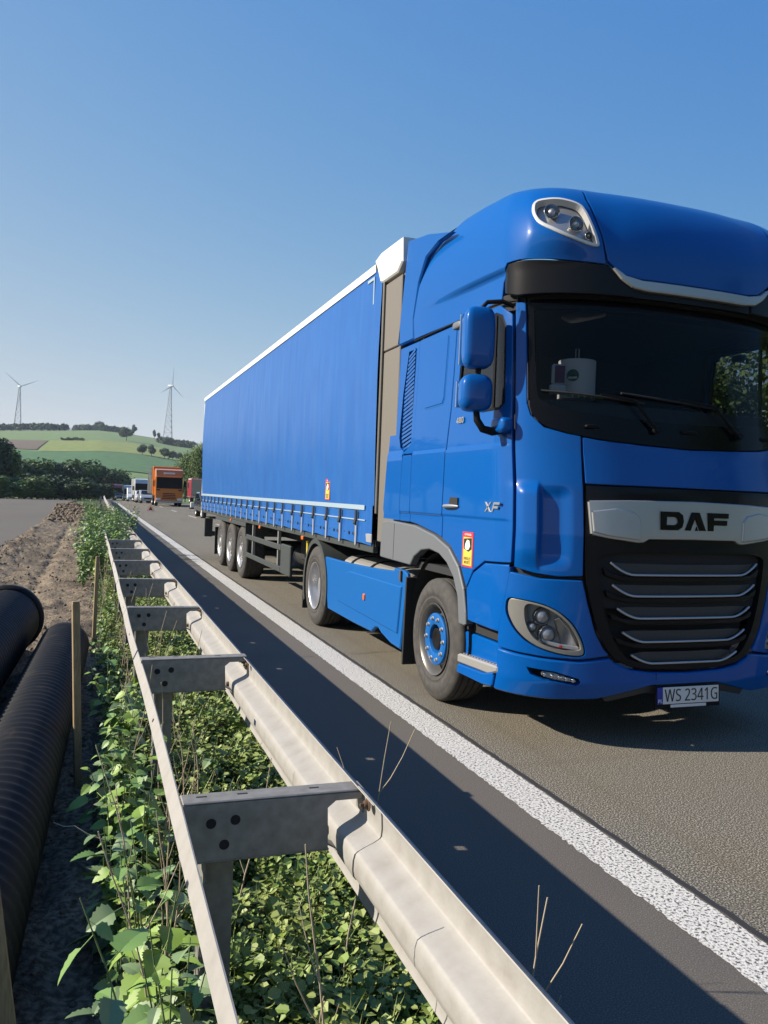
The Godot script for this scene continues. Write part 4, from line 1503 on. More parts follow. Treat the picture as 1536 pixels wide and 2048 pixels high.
		var door = panel("door", mirror_poly(P, s), M.cab_blue, g, 0.0, 0.03, 0.006, [mirror_poly(win, s)], cell)
		var wo = Geometry2D.offset_polygon(PackedVector2Array(mirror_poly(win, s)), 0.004)[0]
		var wi = Geometry2D.offset_polygon(PackedVector2Array(mirror_poly(win, s)), -0.022, Geometry2D.JOIN_ROUND)[0]
		panel("window_frame", wo, M.plastic_black, door, -0.004, 0.03, 0.003, [wi], Vector2(0.07, 0.06))
		panel("window", Geometry2D.offset_polygon(wi, 0.003)[0], M.glass_side, door, -0.014, 0.004, 0.0, [], Vector2(0.1, 0.1))
		panel("window_bar", mirror_poly([S(0.9, 2.30), S(0.93, 2.30), S(0.965, 2.97), S(0.935, 2.97)], s), M.plastic_black, door, -0.006, 0.02, 0.003, [], Vector2(0.05, 0.1))
		panel("handle_recess", mirror_poly([S(0.225, 1.60), S(0.385, 1.60), S(0.385, 1.66), S(0.24, 1.66)], s), M.void_black, door, 0.013, 0.006, 0.002)
		b = B.new()
		var hp = []
		for q in [[0.11, 1.586, 0.018], [0.16, 1.588, 0.034], [0.25, 1.592, 0.04], [0.33, 1.593, 0.036], [0.39, 1.592, 0.018]]: hp.append(Vector3(s * (HW + q[2]), q[1], q[0]))
		b.tube(hp, [0.008, 0.014, 0.015, 0.014, 0.008], 10)
		obj("handle", b, M.alu, door)
		P = [S(-0.645, 1.518), S(-0.645, 2.025), S(-0.625, 2.42), S(-0.60, 3.03), S(0.205, 3.03), S(0.15, 2.36), S(0.08, 2.03), S(0.055, 1.5), S(0.055, 1.335), S(-0.07, 1.36), S(-0.5, 1.42), S(-0.645, 1.43)]
		var sl = panel("sleeper_panel", mirror_poly(P, s), M.cab_blue, g, 0.0, 0.03, 0.006, [], cell)
		var ha = PackedVector2Array(mirror_poly([S(-0.42, 2.42), S(-0.345, 2.94), S(-0.30, 2.985), S(0.03, 2.985), S(0.055, 2.96), S(0.015, 2.46), S(-0.02, 2.41), S(-0.40, 2.40)], s))
		var hb = Geometry2D.offset_polygon(ha, -0.012, Geometry2D.JOIN_ROUND)[0]
		panel("locker_lid", hb, M.cab_blue, sl, 0.009, 0.012, 0.006, [], Vector2(0.1, 0.1))
		panel("locker_seal", ha, M.cab_blue_dusty, sl, 0.0025, 0.006, 0.002, [hb], Vector2(0.1, 0.1))
		P = [S(-0.655, 1.43), S(-0.655, 2.025), S(-0.86, 2.025), S(-0.89, 1.8), S(-0.90, 1.43)]
		panel("side_strip", mirror_poly(P, s), M.cab_blue, g, 0.0, 0.03, 0.006, [], cell)
		P = [S(-0.635, 2.04), S(-0.62, 2.42), S(-0.60, 3.03), S(-1.155, 3.03), S(-1.36, 1.43), S(-0.91, 1.43), S(-0.90, 1.8), S(-0.87, 2.04)]
		var ho = [S(-0.70, 2.12), S(-0.675, 2.97), S(-0.86, 2.97), S(-0.955, 2.6), S(-1.0, 2.2), S(-0.96, 2.10), S(-0.86, 2.055)]
		var co = panel("rear_collar", mirror_poly(P, s), M.cab_blue, g, 0.0, 0.04, 0.008, [mirror_poly(ho, s)], Vector2(0.06, 0.05))
		panel("intake_back", mirror_poly(ho, s), M.void_black, co, -0.03, 0.005, 0.0, [], Vector2(0.2, 0.2))
		for k in 24:
			var y = 2.10 + k * 0.0365
			var zl = tab([2.1, 2.2, 2.6, 2.97], [-0.93, -0.98, -0.94, -0.85], y)
			b = B.new()
			b.bar(Vector3(s * (HW - 0.018), y - 0.022, zl), Vector3(s * (HW - 0.008), y + 0.026, -0.70 + 0.02 * (y - 2.1)), 0.008, 0.022, Vector3(0, 1, 0))
			if y + 0.03 < 2.97: obj("intake_slat", b, M.cab_blue, co)
		panel("door_header", mirror_poly([S(0.05, 2.985), S(1.0, 2.985), F(1.13, 2.985), F(1.13, 3.10), S(0.05, 3.10)], s), M.void_black, g, -0.028, 0.02, 0.0, [], Vector2(0.1, 0.1))
		# drip rail
		b = B.new()
		var dr = []
		for k in 14: dr.append(cabS(Vector2(s * lerp(tz(-0.72), tx(1.15), k / 13.0), 3.044)) + Vector3(s * 0.004, 0, 0))
		b.tube(dr, 0.009, 6)
		obj("drip_rail", b, M.plastic_black, g)
		# corner: pillar, air guide
		P = [F(1.172, 3.03), F(1.125, 3.03), F(1.118, 2.32), F(1.10, 2.24), F(1.03, 2.155), F(0.9, 2.115), F(0.812, 2.10), F(0.812, 1.78), F(0.80, 1.165), F(0.95, 1.155), F(1.08, 1.17), F(1.174, 1.20), F(1.172, 1.5), F(1.172, 2.2)]
		panel("corner_panel", mirror_poly(P, s), M.cab_blue, g, 0.0, 0.03, 0.006, [], Vector2(0.011, 0.03))
		# below the door
		P = [S(0.60, 0.745), S(0.555, 0.98), S(0.655, 1.11), S(0.835, 1.197), F(1.187, 1.212), F(1.187, 1.13), S(1.07, 0.74)]
		panel("step_cover", mirror_poly(P, s), M.cab_blue, g, 0.004, 0.06, 0.012, [], Vector2(0.05, 0.06))
		b = B.new()
		b.box(Vector3(s * 1.08, 0.70, 0.78), Vector3(0.16, 0.09, 0.66))
		obj("step_recess", b, M.void_black, g)
		b = B.new()
		b.box(Vector3(s * 1.075, 0.555, 0.78), Vector3(0.2, 0.17, 0.68), 0.01)
		obj("step_riser", b, M.cab_blue, g)
		b = B.new()
		b.prism([Vector2(0.43, 0.47), Vector2(1.08, 0.50), Vector2(1.08, 0.46), Vector2(0.95, 0.42), Vector2(0.43, 0.40)], 0.96, 1.226, Transform3D(Basis(Vector3(0, 0, 1), Vector3(0, 1, 0), Vector3(s, 0, 0)), Vector3.ZERO), 0.012)
		var stp = obj("step", b, M.alu_dull, g)
		for k in 12:
			b = B.new()
			var zz = 0.48 + k * 0.048
			b.box(Vector3(s * 1.11, 0.473 + (zz - 0.43) * 0.046, zz), Vector3(0.17, 0.006, 0.016), 0.002)
			obj("tread_rib", b, M.alu_dull, stp)
		P = [S(0.46, 0.395), S(0.9, 0.415), S(1.04, 0.45), S(1.04, 0.345), S(0.9, 0.33), S(0.46, 0.325)]
		panel("step_sill", mirror_poly(P, s), M.cab_blue, g, 0.006, 0.1, 0.012, [], Vector2(0.05, 0.05))
		# wheel arch trim
		P = [S(-1.37, 1.06), S(-1.35, 1.405), S(-1.17, 1.425), S(-0.5, 1.405), S(-0.07, 1.345), S(0.23, 1.262), S(0.42, 1.132), S(0.53, 0.97), S(0.58, 0.8), S(0.59, 0.70), S(0.47, 0.70), S(0.43, 0.9), S(0.34, 1.04), S(0.21, 1.135), S(0.04, 1.2), S(-0.16, 1.222), S(-0.34, 1.2), S(-0.5, 1.13), S(-0.58, 1.05), S(-1.0, 1.055)]
		var wt = panel("wheel_arch", mirror_poly(P, s), M.plastic_grey, g, 0.018, 0.07, 0.014, [], Vector2(0.05, 0.04))
		panel("arch_seam", mirror_poly([S(-1.0, 1.07), S(-0.992, 1.07), S(-0.985, 1.40), S(-0.993, 1.40)], s), M.plastic_black, wt, 0.0188, 0.003, 0.0)
		b = B.new()
		var ar = []
		for k in 21:
			var a = lerp(-0.18, PI + 0.1, k / 20.0)
			ar.append(Vector2(cos(a) * 0.60 - 0.03, sin(a) * 0.64 + 0.56))
		for k in 20:
			b.face([Vector3(s * 1.2, ar[k].y, ar[k].x), Vector3(s * 0.72, ar[k].y, ar[k].x), Vector3(s * 0.72, ar[k + 1].y, ar[k + 1].x), Vector3(s * 1.2, ar[k + 1].y, ar[k + 1].x)], Vector3(0, 0.5 - ar[k].y, -ar[k].x))
		obj("wheel_housing", b, M.void_black, g)
		b = B.new()
		b.prism([Vector2(-0.12, 0), Vector2(0.22, 0), Vector2(0.24, 0.8), Vector2(-0.1, 0.8)], -0.012, 0.012, Transform3D(Basis(Vector3(s, 0, 0), Vector3(0, 0.995, 0.1), Vector3(0, -0.1, 0.995)), Vector3(s * 1.0, 0.14, -0.74)), 0.003)
		obj("mud_flap", b, M.rubber_black, g)
		add_wheel(g, "front", Vector3(s * 1.235, 0.497, -0.02), s)
		add_wheel(g, "drive", Vector3(s * 1.235, 0.497, -3.82), s, true)
		# side skirt
		var skT = Transform3D(Basis(Vector3(0, 0, 1), Vector3(0, 1, 0), Vector3(s, 0, 0)), Vector3.ZERO)
		P = [Vector2(-3.40, 0.895), Vector2(-2.5, 0.90), Vector2(-1.63, 0.925), Vector2(-1.03, 0.955), Vector2(-1.02, 0.985), Vector2(-0.78, 0.985), Vector2(-0.70, 0.96), Vector2(-0.68, 0.92), Vector2(-0.80, 0.26), Vector2(-1.05, 0.27), Vector2(-1.31, 0.32), Vector2(-1.42, 0.36), Vector2(-1.5, 0.35), Vector2(-1.62, 0.285), Vector2(-2.19, 0.28), Vector2(-3.22, 0.29), Vector2(-3.27, 0.42)]
		b = B.new()
		b.prism(P, 1.185, 1.222, skT, 0.012)
		var sk = obj("side_skirt", b, M.cab_blue_dusty, g)
		b = B.new()
		b.prism([Vector2(-2.80, 0.44), Vector2(-2.74, 0.58), Vector2(-2.62, 0.72), Vector2(-2.5, 0.79), Vector2(-2.38, 0.82), Vector2(-0.79, 0.835), Vector2(-0.86, 0.395)], 1.218, 1.236, skT, 0.01)
		obj("raised_flap", b, M.cab_blue_dusty, sk)
		b = B.new()
		superbox(b, Vector3(s * 1.24, 0.61, -1.82), Vector3(0.012, 0.036, 0.028), 0.6)
		obj("side_reflector", b, M.amber, sk)
		b = B.new()
		b.box(Vector3(s * 1.235, 0.93, -0.815), Vector3(0.02, 0.1, 0.03), 0.004)
		obj("latch", b, M.rusty_bolt, sk)
		# tank behind the skirt
		b = B.new()
		var prf = []
		for k in 33:
			var a = TAU * k / 32.0
			prf.append(Vector2(s * 0.80 + 0.33 * sign(cos(a)) * pow(abs(cos(a)), 0.6), 0.64 + 0.31 * sign(sin(a)) * pow(abs(sin(a)), 0.6)))
		prf.resize(32)
		b.prism(prf, -3.05, -1.05, Transform3D.IDENTITY, 0.02)
		var tk = obj("fuel_tank", b, M.alu_dull, g)
		for zz in [-2.75, -2.1, -1.4]:
			b = B.new()
			var ring = []
			for q in prf: ring.append((q - Vector2(s * 0.80, 0.64)) * 1.02 + Vector2(s * 0.80, 0.64))
			b.prism(ring, zz - 0.035, zz + 0.035, Transform3D.IDENTITY, 0.004)
			obj("tank_strap", b, M.plastic_black, tk)
		b = B.new()
		b.lathe([Vector2(0.07, 0.0), Vector2(0.07, 0.05), Vector2(0.05, 0.07), Vector2(0.0005, 0.07)], 20, Basis.IDENTITY, Vector3(s * 0.78, 0.945, -2.6))
		obj("filler_cap", b, M.plastic_black, tk)
		# drive wheel mudguard
		b = B.new()
		var ap = []
		for k in 25:
			var a = lerp(-0.35, PI + 0.45, k / 24.0)
			ap.append(Vector2(cos(a) * 0.57 - 3.83, sin(a) * 0.585 + 0.50))
		for k in 24:
			for o in [[0.0, 1.0], [0.03, -1.0]]:
				var c0 = (ap[k] - Vector2(-3.83, 0.5)) * (1.0 - o[0]) + Vector2(-3.83, 0.5)
				var c1 = (ap[k + 1] - Vector2(-3.83, 0.5)) * (1.0 - o[0]) + Vector2(-3.83, 0.5)
				b.q(Vector3(s * 1.235, c0.y, c0.x), Vector3(s * 0.55, c0.y, c0.x), Vector3(s * 0.55, c1.y, c1.x), Vector3(s * 1.235, c1.y, c1.x), Vector3(0, c0.y - 0.5, c0.x + 3.83) * o[1], Vector3(0, c0.y - 0.5, c0.x + 3.83) * o[1], Vector3(0, c1.y - 0.5, c1.x + 3.83) * o[1], Vector3(0, c1.y - 0.5, c1.x + 3.83) * o[1])
			var d0 = (ap[k] - Vector2(-3.83, 0.5)) * 0.90 + Vector2(-3.83, 0.5)
			var d1 = (ap[k + 1] - Vector2(-3.83, 0.5)) * 0.90 + Vector2(-3.83, 0.5)
			b.face([Vector3(s * 1.235, ap[k].y, ap[k].x), Vector3(s * 1.235, ap[k + 1].y, ap[k + 1].x), Vector3(s * 1.235, d1.y, d1.x), Vector3(s * 1.235, d0.y, d0.x)], Vector3(s, 0, 0))
		obj("mudguard", b, M.plastic_grey if false else M.guard_grey, g)
		b = B.new()
		b.box(Vector3(s * 0.93, 0.38, -4.42), Vector3(0.6, 0.5, 0.02), 0.004)
		obj("mud_flap", b, M.rubber_black, g)
		# mirrors
		var mr := Node3D.new()
		mr.name = "door_mirror"
		g.add_child(mr, true)
		var mb = Basis(Vector3.UP, s * 0.22)
		b = B.new()
		superbox(b, Vector3(s * 1.41, 2.765, 0.96), Vector3(0.110, 0.212, 0.085), 0.48, mb)
		obj("upper_housing", b, M.cab_blue, mr)
		b = B.new()
		superbox(b, Vector3(s * 1.41, 2.385, 0.945), Vector3(0.115, 0.13, 0.095), 0.6, mb)
		obj("lower_housing", b, M.cab_blue, mr)
		b = B.new()
		b.box(Vector3(s * 1.41, 2.765, 0.868), Vector3(0.19, 0.36, 0.012), 0.004, mb)
		b.box(Vector3(s * 1.41, 2.385, 0.843), Vector3(0.19, 0.19, 0.012), 0.004, mb)
		obj("mirror_glass", b, M.mirror_glass, mr)
		b = B.new()
		b.tube([Vector3(s * 1.40, 2.60, 0.96), Vector3(s * 1.40, 2.48, 0.955)], 0.02, 10)
		obj("mirror_link", b, M.plastic_black, mr)
		b = B.new()
		b.tube([Vector3(s * 1.40, 2.27, 0.95), Vector3(s * 1.395, 2.20, 0.96), Vector3(s * 1.36, 2.14, 0.98), Vector3(s * 1.29, 2.125, 0.99), Vector3(s * 1.20, 2.15, 1.0)], [0.022, 0.026, 0.028, 0.03, 0.032], 10)
		obj("mirror_arm", b, M.plastic_black, mr)
		b = B.new()
		b.tube([Vector3(s * 1.40, 2.97, 0.97), Vector3(s * 1.37, 3.01, 1.0), Vector3(s * 1.27, 3.02, 1.03), Vector3(s * 1.19, 2.99, 1.05)], 0.016, 8)
		obj("mirror_arm", b, M.plastic_black, mr)
		b = B.new()
		superbox(b, Vector3(s * 1.235, 2.17, 1.02), Vector3(0.05, 0.055, 0.10), 0.6)
		obj("arm_foot", b, M.cab_blue, mr)
		b = B.new()
		superbox(b, Vector3(s * 1.33, 2.955, 0.45), Vector3(0.03, 0.03, 0.075), 0.6)
		obj("side_camera", b, M.plastic_grey, g)
	# ---------- blind spot sticker, badges
	sticker(g, Transform3D(Basis(Vector3(0, 0, 1), Vector3(0, 1, 0), Vector3(-1, 0, 0)), Vector3(-1.2325, 1.272, 0.555)), 0.185, 0.265)
	var sd = Basis(Vector3(0, 0, 1), Vector3(0, 1, 0), Vector3(-1, 0, 0))
	var xf = [[Vector2(0, 0), Vector2(0.022, 0), Vector2(0.105, 0.07), Vector2(0.083, 0.07)], [Vector2(0.0, 0.07), Vector2(0.026, 0.07), Vector2(0.10, 0.0), Vector2(0.074, 0.0)], [Vector2(0.105, 0.0), Vector2(0.125, 0.0), Vector2(0.137, 0.025), Vector2(0.20, 0.025), Vector2(0.206, 0.042), Vector2(0.145, 0.042), Vector2(0.15, 0.053), Vector2(0.225, 0.053), Vector2(0.232, 0.07), Vector2(0.14, 0.07)]]
	for k in 3:
		b = B.new()
		b.prism(xf[k], 0.0, 0.008, Transform3D(sd, Vector3(-1.2385, 1.565, 0.83)), 0.0015)
		obj("badge_letter", b, M.alu, g)
	text("480", 0.045, 0.006, M.alu, g, Transform3D(Basis(Vector3.UP, -PI / 2), Vector3(-1.238, 2.255, 0.345)), "power_badge", true, 1.3)
	# ---------- front
	P = both([F(0.0, 1.782), F(0.795, 1.782), F(0.804, 2.095), F(0.69, 2.077), F(0.4, 2.058), F(0.0, 2.045)])
	panel("front_flap", P, M.cab_blue, g, 0.0, 0.03, 0.006)
	P = both([F(0.0, 2.052), F(0.4, 2.065), F(0.69, 2.085), F(0.9, 2.122), F(1.03, 2.162), F(1.095, 2.245), F(1.11, 2.32), F(1.117, 2.95), F(1.118, 3.04), F(1.03, 3.045), F(0.0, 3.045)])
	var ws = soft(P, 1)
	var gl = soft(both([F(0.0, 2.225), F(0.5, 2.235), F(0.9, 2.28), F(1.03, 2.325), F(1.075, 2.38), F(1.085, 2.9), F(1.086, 2.99), F(1.0, 3.0), F(0.0, 3.012)]))
	var wsn = panel("windscreen_surround", ws, M.gloss_black, g, -0.01, 0.03, 0.004, [gl], Vector2(0.06, 0.08))
	panel("windscreen", Geometry2D.offset_polygon(gl, 0.004)[0], M.glass, g, -0.012, 0.005, 0.0, [], Vector2(0.05, 0.08))
	for k in 3:
		var q = [[-0.735, 0.055], [0.0, 0.07], [0.735, 0.055]][k]
		b = B.new()
		superbox(b, cabS(Vector2(tx(q[0]), 2.17)) + Vector3(0, 0, -0.01), Vector3(q[1], 0.014, 0.02), 0.6)
		obj("grab_recess", b, M.plastic_black, wsn)
	for w in [[-0.285, -0.472, -1.05], [0.43, 0.184, -0.545]]:
		b = B.new()
		var pv = cabS(Vector2(tx(w[0]), 2.165))
		var md = cabS(Vector2(tx(w[1]), 2.36))
		var en = cabS(Vector2(tx(w[2]), 2.40))
		b.tube([pv + Vector3(0, 0, 0.02), md + Vector3(0, 0, 0.045), cabS(Vector2(tx(lerp(w[1], w[2], 0.4)), 2.385)) + Vector3(0, 0, 0.035)], [0.014, 0.01, 0.007], 8)
		disc(b, pv, Vector3(0, 0.2, 1), 0.025, 0.04, 14)
		var wp = obj("wiper", b, M.plastic_black, g)
		b = B.new()
		var bl = []
		for k in 9: bl.append(cabS(Vector2(tx(lerp(w[1] + 0.1, w[2], k / 8.0)), 2.345 + 0.06 * k / 8.0)) + Vector3(0, 0, 0.012))
		b.tube(bl, 0.008, 6)
		obj("wiper_blade", b, M.rubber_black, wp)
	# grille
	P = both([F(0.0, 0.53), F(0.3, 0.54), F(0.45, 0.56), F(0.56, 0.61), F(0.63, 0.69), F(0.69, 0.80), F(0.745, 0.98), F(0.785, 1.15), F(0.795, 1.35), F(0.795, 1.775), F(0.0, 1.775)])
	var opening = soft(both([F(0.0, 0.575), F(0.38, 0.585), F(0.5, 0.63), F(0.60, 0.78), F(0.665, 1.0), F(0.70, 1.20), F(0.705, 1.33), F(0.0, 1.34)]))
	var gr = panel("grille", P, M.visor_black, g, -0.004, 0.05, 0.006, [opening], Vector2(0.06, 0.06))
	panel("grille_back", Geometry2D.offset_polygon(opening, 0.01)[0], M.void_black, gr, -0.11, 0.005, 0.0, [], Vector2(0.08, 0.1))
	var slats = [[0.62, 1.262, 1.182], [0.60, 1.112, 1.038], [0.56, 0.955, 0.888], [0.515, 0.795, 0.728], [0.445, 0.642, 0.582]]
	for sl in slats:
		# louvre with a bright lip turned up at its ends
		P = both([F(0.0, sl[2] + 0.002), F(sl[0] - 0.16, sl[2] + 0.004), F(sl[0] - 0.06, sl[2] + 0.03), F(sl[0], sl[1]), F(sl[0] - 0.02, sl[1]), F(sl[0] - 0.1, sl[2] + 0.075), F(0.0, sl[2] + 0.072)])
		var sp = panel("grille_mesh", P, M.mesh_plastic, gr, -0.035, 0.02, 0.002, [], Vector2(0.06, 0.05))
		P = both([F(0.0, sl[2] - 0.05), F(sl[0] - 0.1, sl[2] - 0.045), F(sl[0] + 0.03, sl[2] - 0.01), F(sl[0] + 0.05, sl[1] - 0.03), F(sl[0] - 0.05, sl[2] - 0.002), F(sl[0] - 0.16, sl[2] - 0.012), F(0.0, sl[2] - 0.013)])
		panel("louvre", P, M.visor_black, gr, -0.012, 0.05, 0.006, [], Vector2(0.06, 0.05))
		b = B.new()
		var lp = []
		for k in 33:
			var u = lerp(-1.0, 1.0, k / 32.0)
			var x = u * sl[0]
			var e = max(0.0, (abs(x) - (sl[0] - 0.17)) / 0.17)
			lp.append(cabS(Vector2(tx(x), lerp(sl[2], sl[1], pow(e, 1.7)))) + Vector3(0, 0, -0.006))
		b.tube(lp, 0.0085, 8)
		obj("bright_lip", b, M.alu, gr)
	b = B.new()
	P = both([F(0.0, 1.428), F(0.36, 1.425), F(0.40, 1.402), F(0.44, 1.40), F(0.66, 1.425), F(0.765, 1.445), F(0.785, 1.67), F(0.5, 1.682), F(0.0, 1.69)])
	var bar = panel("silver_bar", P, M.satin_silver, g, 0.022, 0.03, 0.008, [], Vector2(0.05, 0.05))
	for s in [-1.0, 1.0]:
		panel("bar_wing", mirror_poly([F(0.42, 1.415), F(0.66, 1.44), F(0.752, 1.46), F(0.765, 1.60), F(0.6, 1.625), F(0.47, 1.60), F(0.43, 1.56)], s), M.satin_silver, bar, 0.032, 0.012, 0.009, [], Vector2(0.05, 0.05))
	var letters = [
		[[Vector2(-0.28, 0), Vector2(-0.235, 0), Vector2(-0.235, 0.125), Vector2(-0.28, 0.125)], [Vector2(-0.2349, 0), Vector2(-0.14, 0), Vector2(-0.105, 0.02), Vector2(-0.095, 0.0625), Vector2(-0.105, 0.105), Vector2(-0.14, 0.125), Vector2(-0.2349, 0.125), Vector2(-0.2349, 0.09), Vector2(-0.165, 0.09), Vector2(-0.145, 0.078), Vector2(-0.142, 0.0625), Vector2(-0.145, 0.047), Vector2(-0.165, 0.035), Vector2(-0.2349, 0.035)]],
		[[Vector2(-0.085, 0), Vector2(-0.035, 0), Vector2(0.0, 0.085), Vector2(0.035, 0.0), Vector2(0.095, 0.0), Vector2(0.035, 0.125), Vector2(-0.025, 0.125)], [Vector2(0.0, 0.0), Vector2(0.028, 0.0), Vector2(0.014, 0.03)]],
		[[Vector2(0.11, 0), Vector2(0.16, 0), Vector2(0.16, 0.04), Vector2(0.275, 0.04), Vector2(0.275, 0.075), Vector2(0.16, 0.075), Vector2(0.16, 0.09), Vector2(0.285, 0.09), Vector2(0.285, 0.125), Vector2(0.11, 0.125)]]]
	for L in letters:
		b = B.new()
		for q in L: b.prism(q, 0.0, 0.012, Transform3D(Basis.IDENTITY, Vector3(0, 1.492, cabS(Vector2(0.2, 1.55)).z + 0.02)), 0.002)
		obj("name_letter", b, M.gloss_black, bar)
	# lamps panel and bumper
	for s in [-1.0, 1.0]:
		var hl = [F(1.197, 0.99), F(1.15, 0.992), F(1.03, 0.972), F(0.925, 0.92), F(0.838, 0.838), F(0.778, 0.727), F(0.758, 0.64), F(0.80, 0.618), F(0.92, 0.628), F(1.035, 0.658), F(1.117, 0.71), F(1.172, 0.788), F(1.201, 0.89)]
		P = [S(1.055, 0.64), S(1.055, 1.12), F(1.187, 1.165), F(1.05, 1.135), F(0.80, 1.135), F(0.762, 0.98), F(0.705, 0.79), F(0.645, 0.68), F(0.60, 0.635), F(0.80, 0.605), F(1.0, 0.61), F(1.15, 0.625)]
		panel("lamp_panel", mirror_poly(P, s), M.cab_blue, g, 0.0, 0.05, 0.008, [soft(mirror_poly(hl, s))], Vector2(0.0317, 0.0471))
		headlight(g, s)
	var fogs = []
	for s in [-1.0, 1.0]: fogs.append(mirror_poly([F(1.10, 0.535), F(0.95, 0.52), F(0.80, 0.478), F(0.785, 0.45), F(0.81, 0.43), F(1.0, 0.455), F(1.08, 0.49)], s))
	P = both([F(0.0, 0.425), F(0.27, 0.425), F(0.33, 0.41), F(0.55, 0.355), F(0.66, 0.33), F(0.94, 0.318), F(1.12, 0.325), S(1.05, 0.335), S(1.05, 0.63), F(1.15, 0.613), F(1.0, 0.598), F(0.80, 0.593), F(0.585, 0.62), F(0.57, 0.595), F(0.46, 0.545), F(0.3, 0.522), F(0.0, 0.512)])
	var bp = panel("bumper", P, M.cab_blue, g, 0.004, 0.06, 0.016, fogs, Vector2(0.04, 0.035))
	panel("bumper_seam", [F(-0.253, 0.43), F(-0.247, 0.43), F(-0.247, 0.515), F(-0.253, 0.515)], M.void_black, bp, 0.0045, 0.003, 0.0)
	for k in 2:
		var fo = PackedVector2Array(fogs[k])
		var fg = panel("fog_lamp", Geometry2D.offset_polygon(fo, 0.006)[0], M.plastic_black, g, -0.05, 0.02, 0.0, [], Vector2(0.06, 0.06))
		var s = -1.0 if k == 0 else 1.0
		panel("lamp_glass", mirror_poly([F(1.03, 0.515), F(0.95, 0.508), F(0.82, 0.472), F(0.802, 0.452), F(0.82, 0.442), F(0.96, 0.462), F(1.02, 0.482)], s), M.lamp_inner, fg, -0.012, 0.03, 0.008, [], Vector2(0.03, 0.03))
		for k2 in 5:
			b = B.new()
			var x2 = 1.0 - k2 * 0.042
			var c0 = cabS(Vector2(tx(x2) * s, tab([0.8, 0.95, 1.03], [0.458, 0.485, 0.498], x2)))
			superbox(b, c0 + Vector3(0, 0, -0.006), Vector3(0.014, 0.016, 0.012), 0.8, Basis.IDENTITY, 10, 6)
			obj("lamp_facet", b, M.chrome, fg)
	b = B.new()
	P = both([F(0.0, 0.36), F(0.3, 0.36), F(0.58, 0.30), F(0.6, 0.345), F(0.32, 0.415), F(0.0, 0.415)])
	panel("lower_lip", P, M.mesh_plastic, g, -0.02, 0.04, 0.006, [], Vector2(0.06, 0.04))
	# number plate
	var pl = Transform3D(Basis(Vector3.RIGHT, -0.06), Vector3(0.02, 0.36, 1.535))
	b = B.new()
	b.xf = pl
	b.box(Vector3(0, -0.012, -0.006), Vector3(0.545, 0.15, 0.012), 0.003)
	var np = obj("number_plate", b, M.plastic_black, g)
	b = B.new()
	b.xf = pl
	b.box(Vector3(0.022, 0, 0.002), Vector3(0.472, 0.114, 0.006), 0.002)
	obj("plate_face", b, M.sticker_white, np)
	b = B.new()
	b.xf = pl
	b.box(Vector3(-0.238, 0, 0.002), Vector3(0.046, 0.114, 0.006), 0.002)
	obj("plate_band", b, M.eu_blue, np)
	b = B.new()
	b.xf = pl
	b.box(Vector3(0.0, -0.072, 0.002), Vector3(0.30, 0.02, 0.004), 0.001)
	obj("dealer_strip", b, M.sticker_white, np)
	text("WS 2341G", 0.083, 0.002, M.sticker_black, np, pl * Transform3D(Basis.IDENTITY, Vector3(0.024, 0.0, 0.0062)), "plate_number", false, 0.86)
	text("PL", 0.024, 0.001, M.sticker_white, np, pl * Transform3D(Basis.IDENTITY, Vector3(-0.238, -0.035, 0.0058)), "country_letters", true)
	# ---------- frame and machinery underneath
	for s in [-1.0, 1.0]:
		b = B.new()
		b.box(Vector3(s * 0.41, 0.86, -1.75), Vector3(0.08, 0.28, 5.9), 0.004)
		obj("frame_rail", b, M.chassis, g)
	b = B.new()
	b.box(Vector3(0, 0.78, 0.35), Vector3(0.74, 0.55, 1.7), 0.06)
	obj("engine", b, M.chassis, g)
	b = B.new()
	b.tube([Vector3(-0.95, 0.5, -0.02), Vector3(0.95, 0.5, -0.02)], 0.07, 12)
	obj("front_axle", b, M.chassis, g)
	b = B.new()
	b.tube([Vector3(-0.95, 0.5, -3.82), Vector3(0.95, 0.5, -3.82)], 0.12, 14)
	superbox(b, Vector3(0, 0.5, -3.82), Vector3(0.24, 0.24, 0.26), 0.9)
	obj("rear_axle", b, M.chassis, g)
	b = B.new()
	b.box(Vector3(0, 1.1, -3.35), Vector3(0.9, 0.12, 0.9), 0.04)
	obj("coupling_plate", b, M.chassis, g)
	b = B.new()
	b.box(Vector3(0, 0.95, -1.25), Vector3(1.6, 0.5, 0.4), 0.05)
	obj("rear_crossmember", b, M.chassis, g)
	# ---------- inside
	b = B.new()
	b.prism([Vector2(0.55, 1.5), Vector2(1.22, 1.5), Vector2(1.22, 2.2), Vector2(1.15, 2.36), Vector2(0.8, 2.39), Vector2(0.6, 2.30)], -0.93, 0.93, Transform3D(Basis(Vector3(0, 0, 1), Vector3(0, 1, 0), Vector3(-1, 0, 0)), Vector3.ZERO), 0.02)
	obj("dashboard", b, M.interior, g)
	for s in [-1.0, 1.0]:
		b = B.new()
		superbox(b, Vector3(s * 0.62, 1.75, -0.05), Vector3(0.27, 0.12, 0.27), 0.5)
		superbox(b, Vector3(s * 0.62, 2.15, -0.32), Vector3(0.25, 0.42, 0.1), 0.5, Basis(Vector3.RIGHT, -0.15))
		superbox(b, Vector3(s * 0.62, 2.62, -0.40), Vector3(0.14, 0.1, 0.06), 0.6)
		obj("seat", b, M.interior, g)
	b = B.new()
	var sw = []
	for k in 25:
		var a = TAU * k / 24.0
		sw.append(Vector3(0.62 + cos(a) * 0.22, 2.32 + sin(a) * 0.14, 0.55 + sin(a) * 0.16))
	b.tube(sw, 0.016, 8, false)
	obj("steering_wheel", b, M.plastic_black, g)
	b = B.new()
	b.xf = Transform3D(Basis(Vector3(0, 0, 1), 0.28) * Basis(Vector3.RIGHT, 0.5), Vector3(-0.64, 2.985, 1.06))
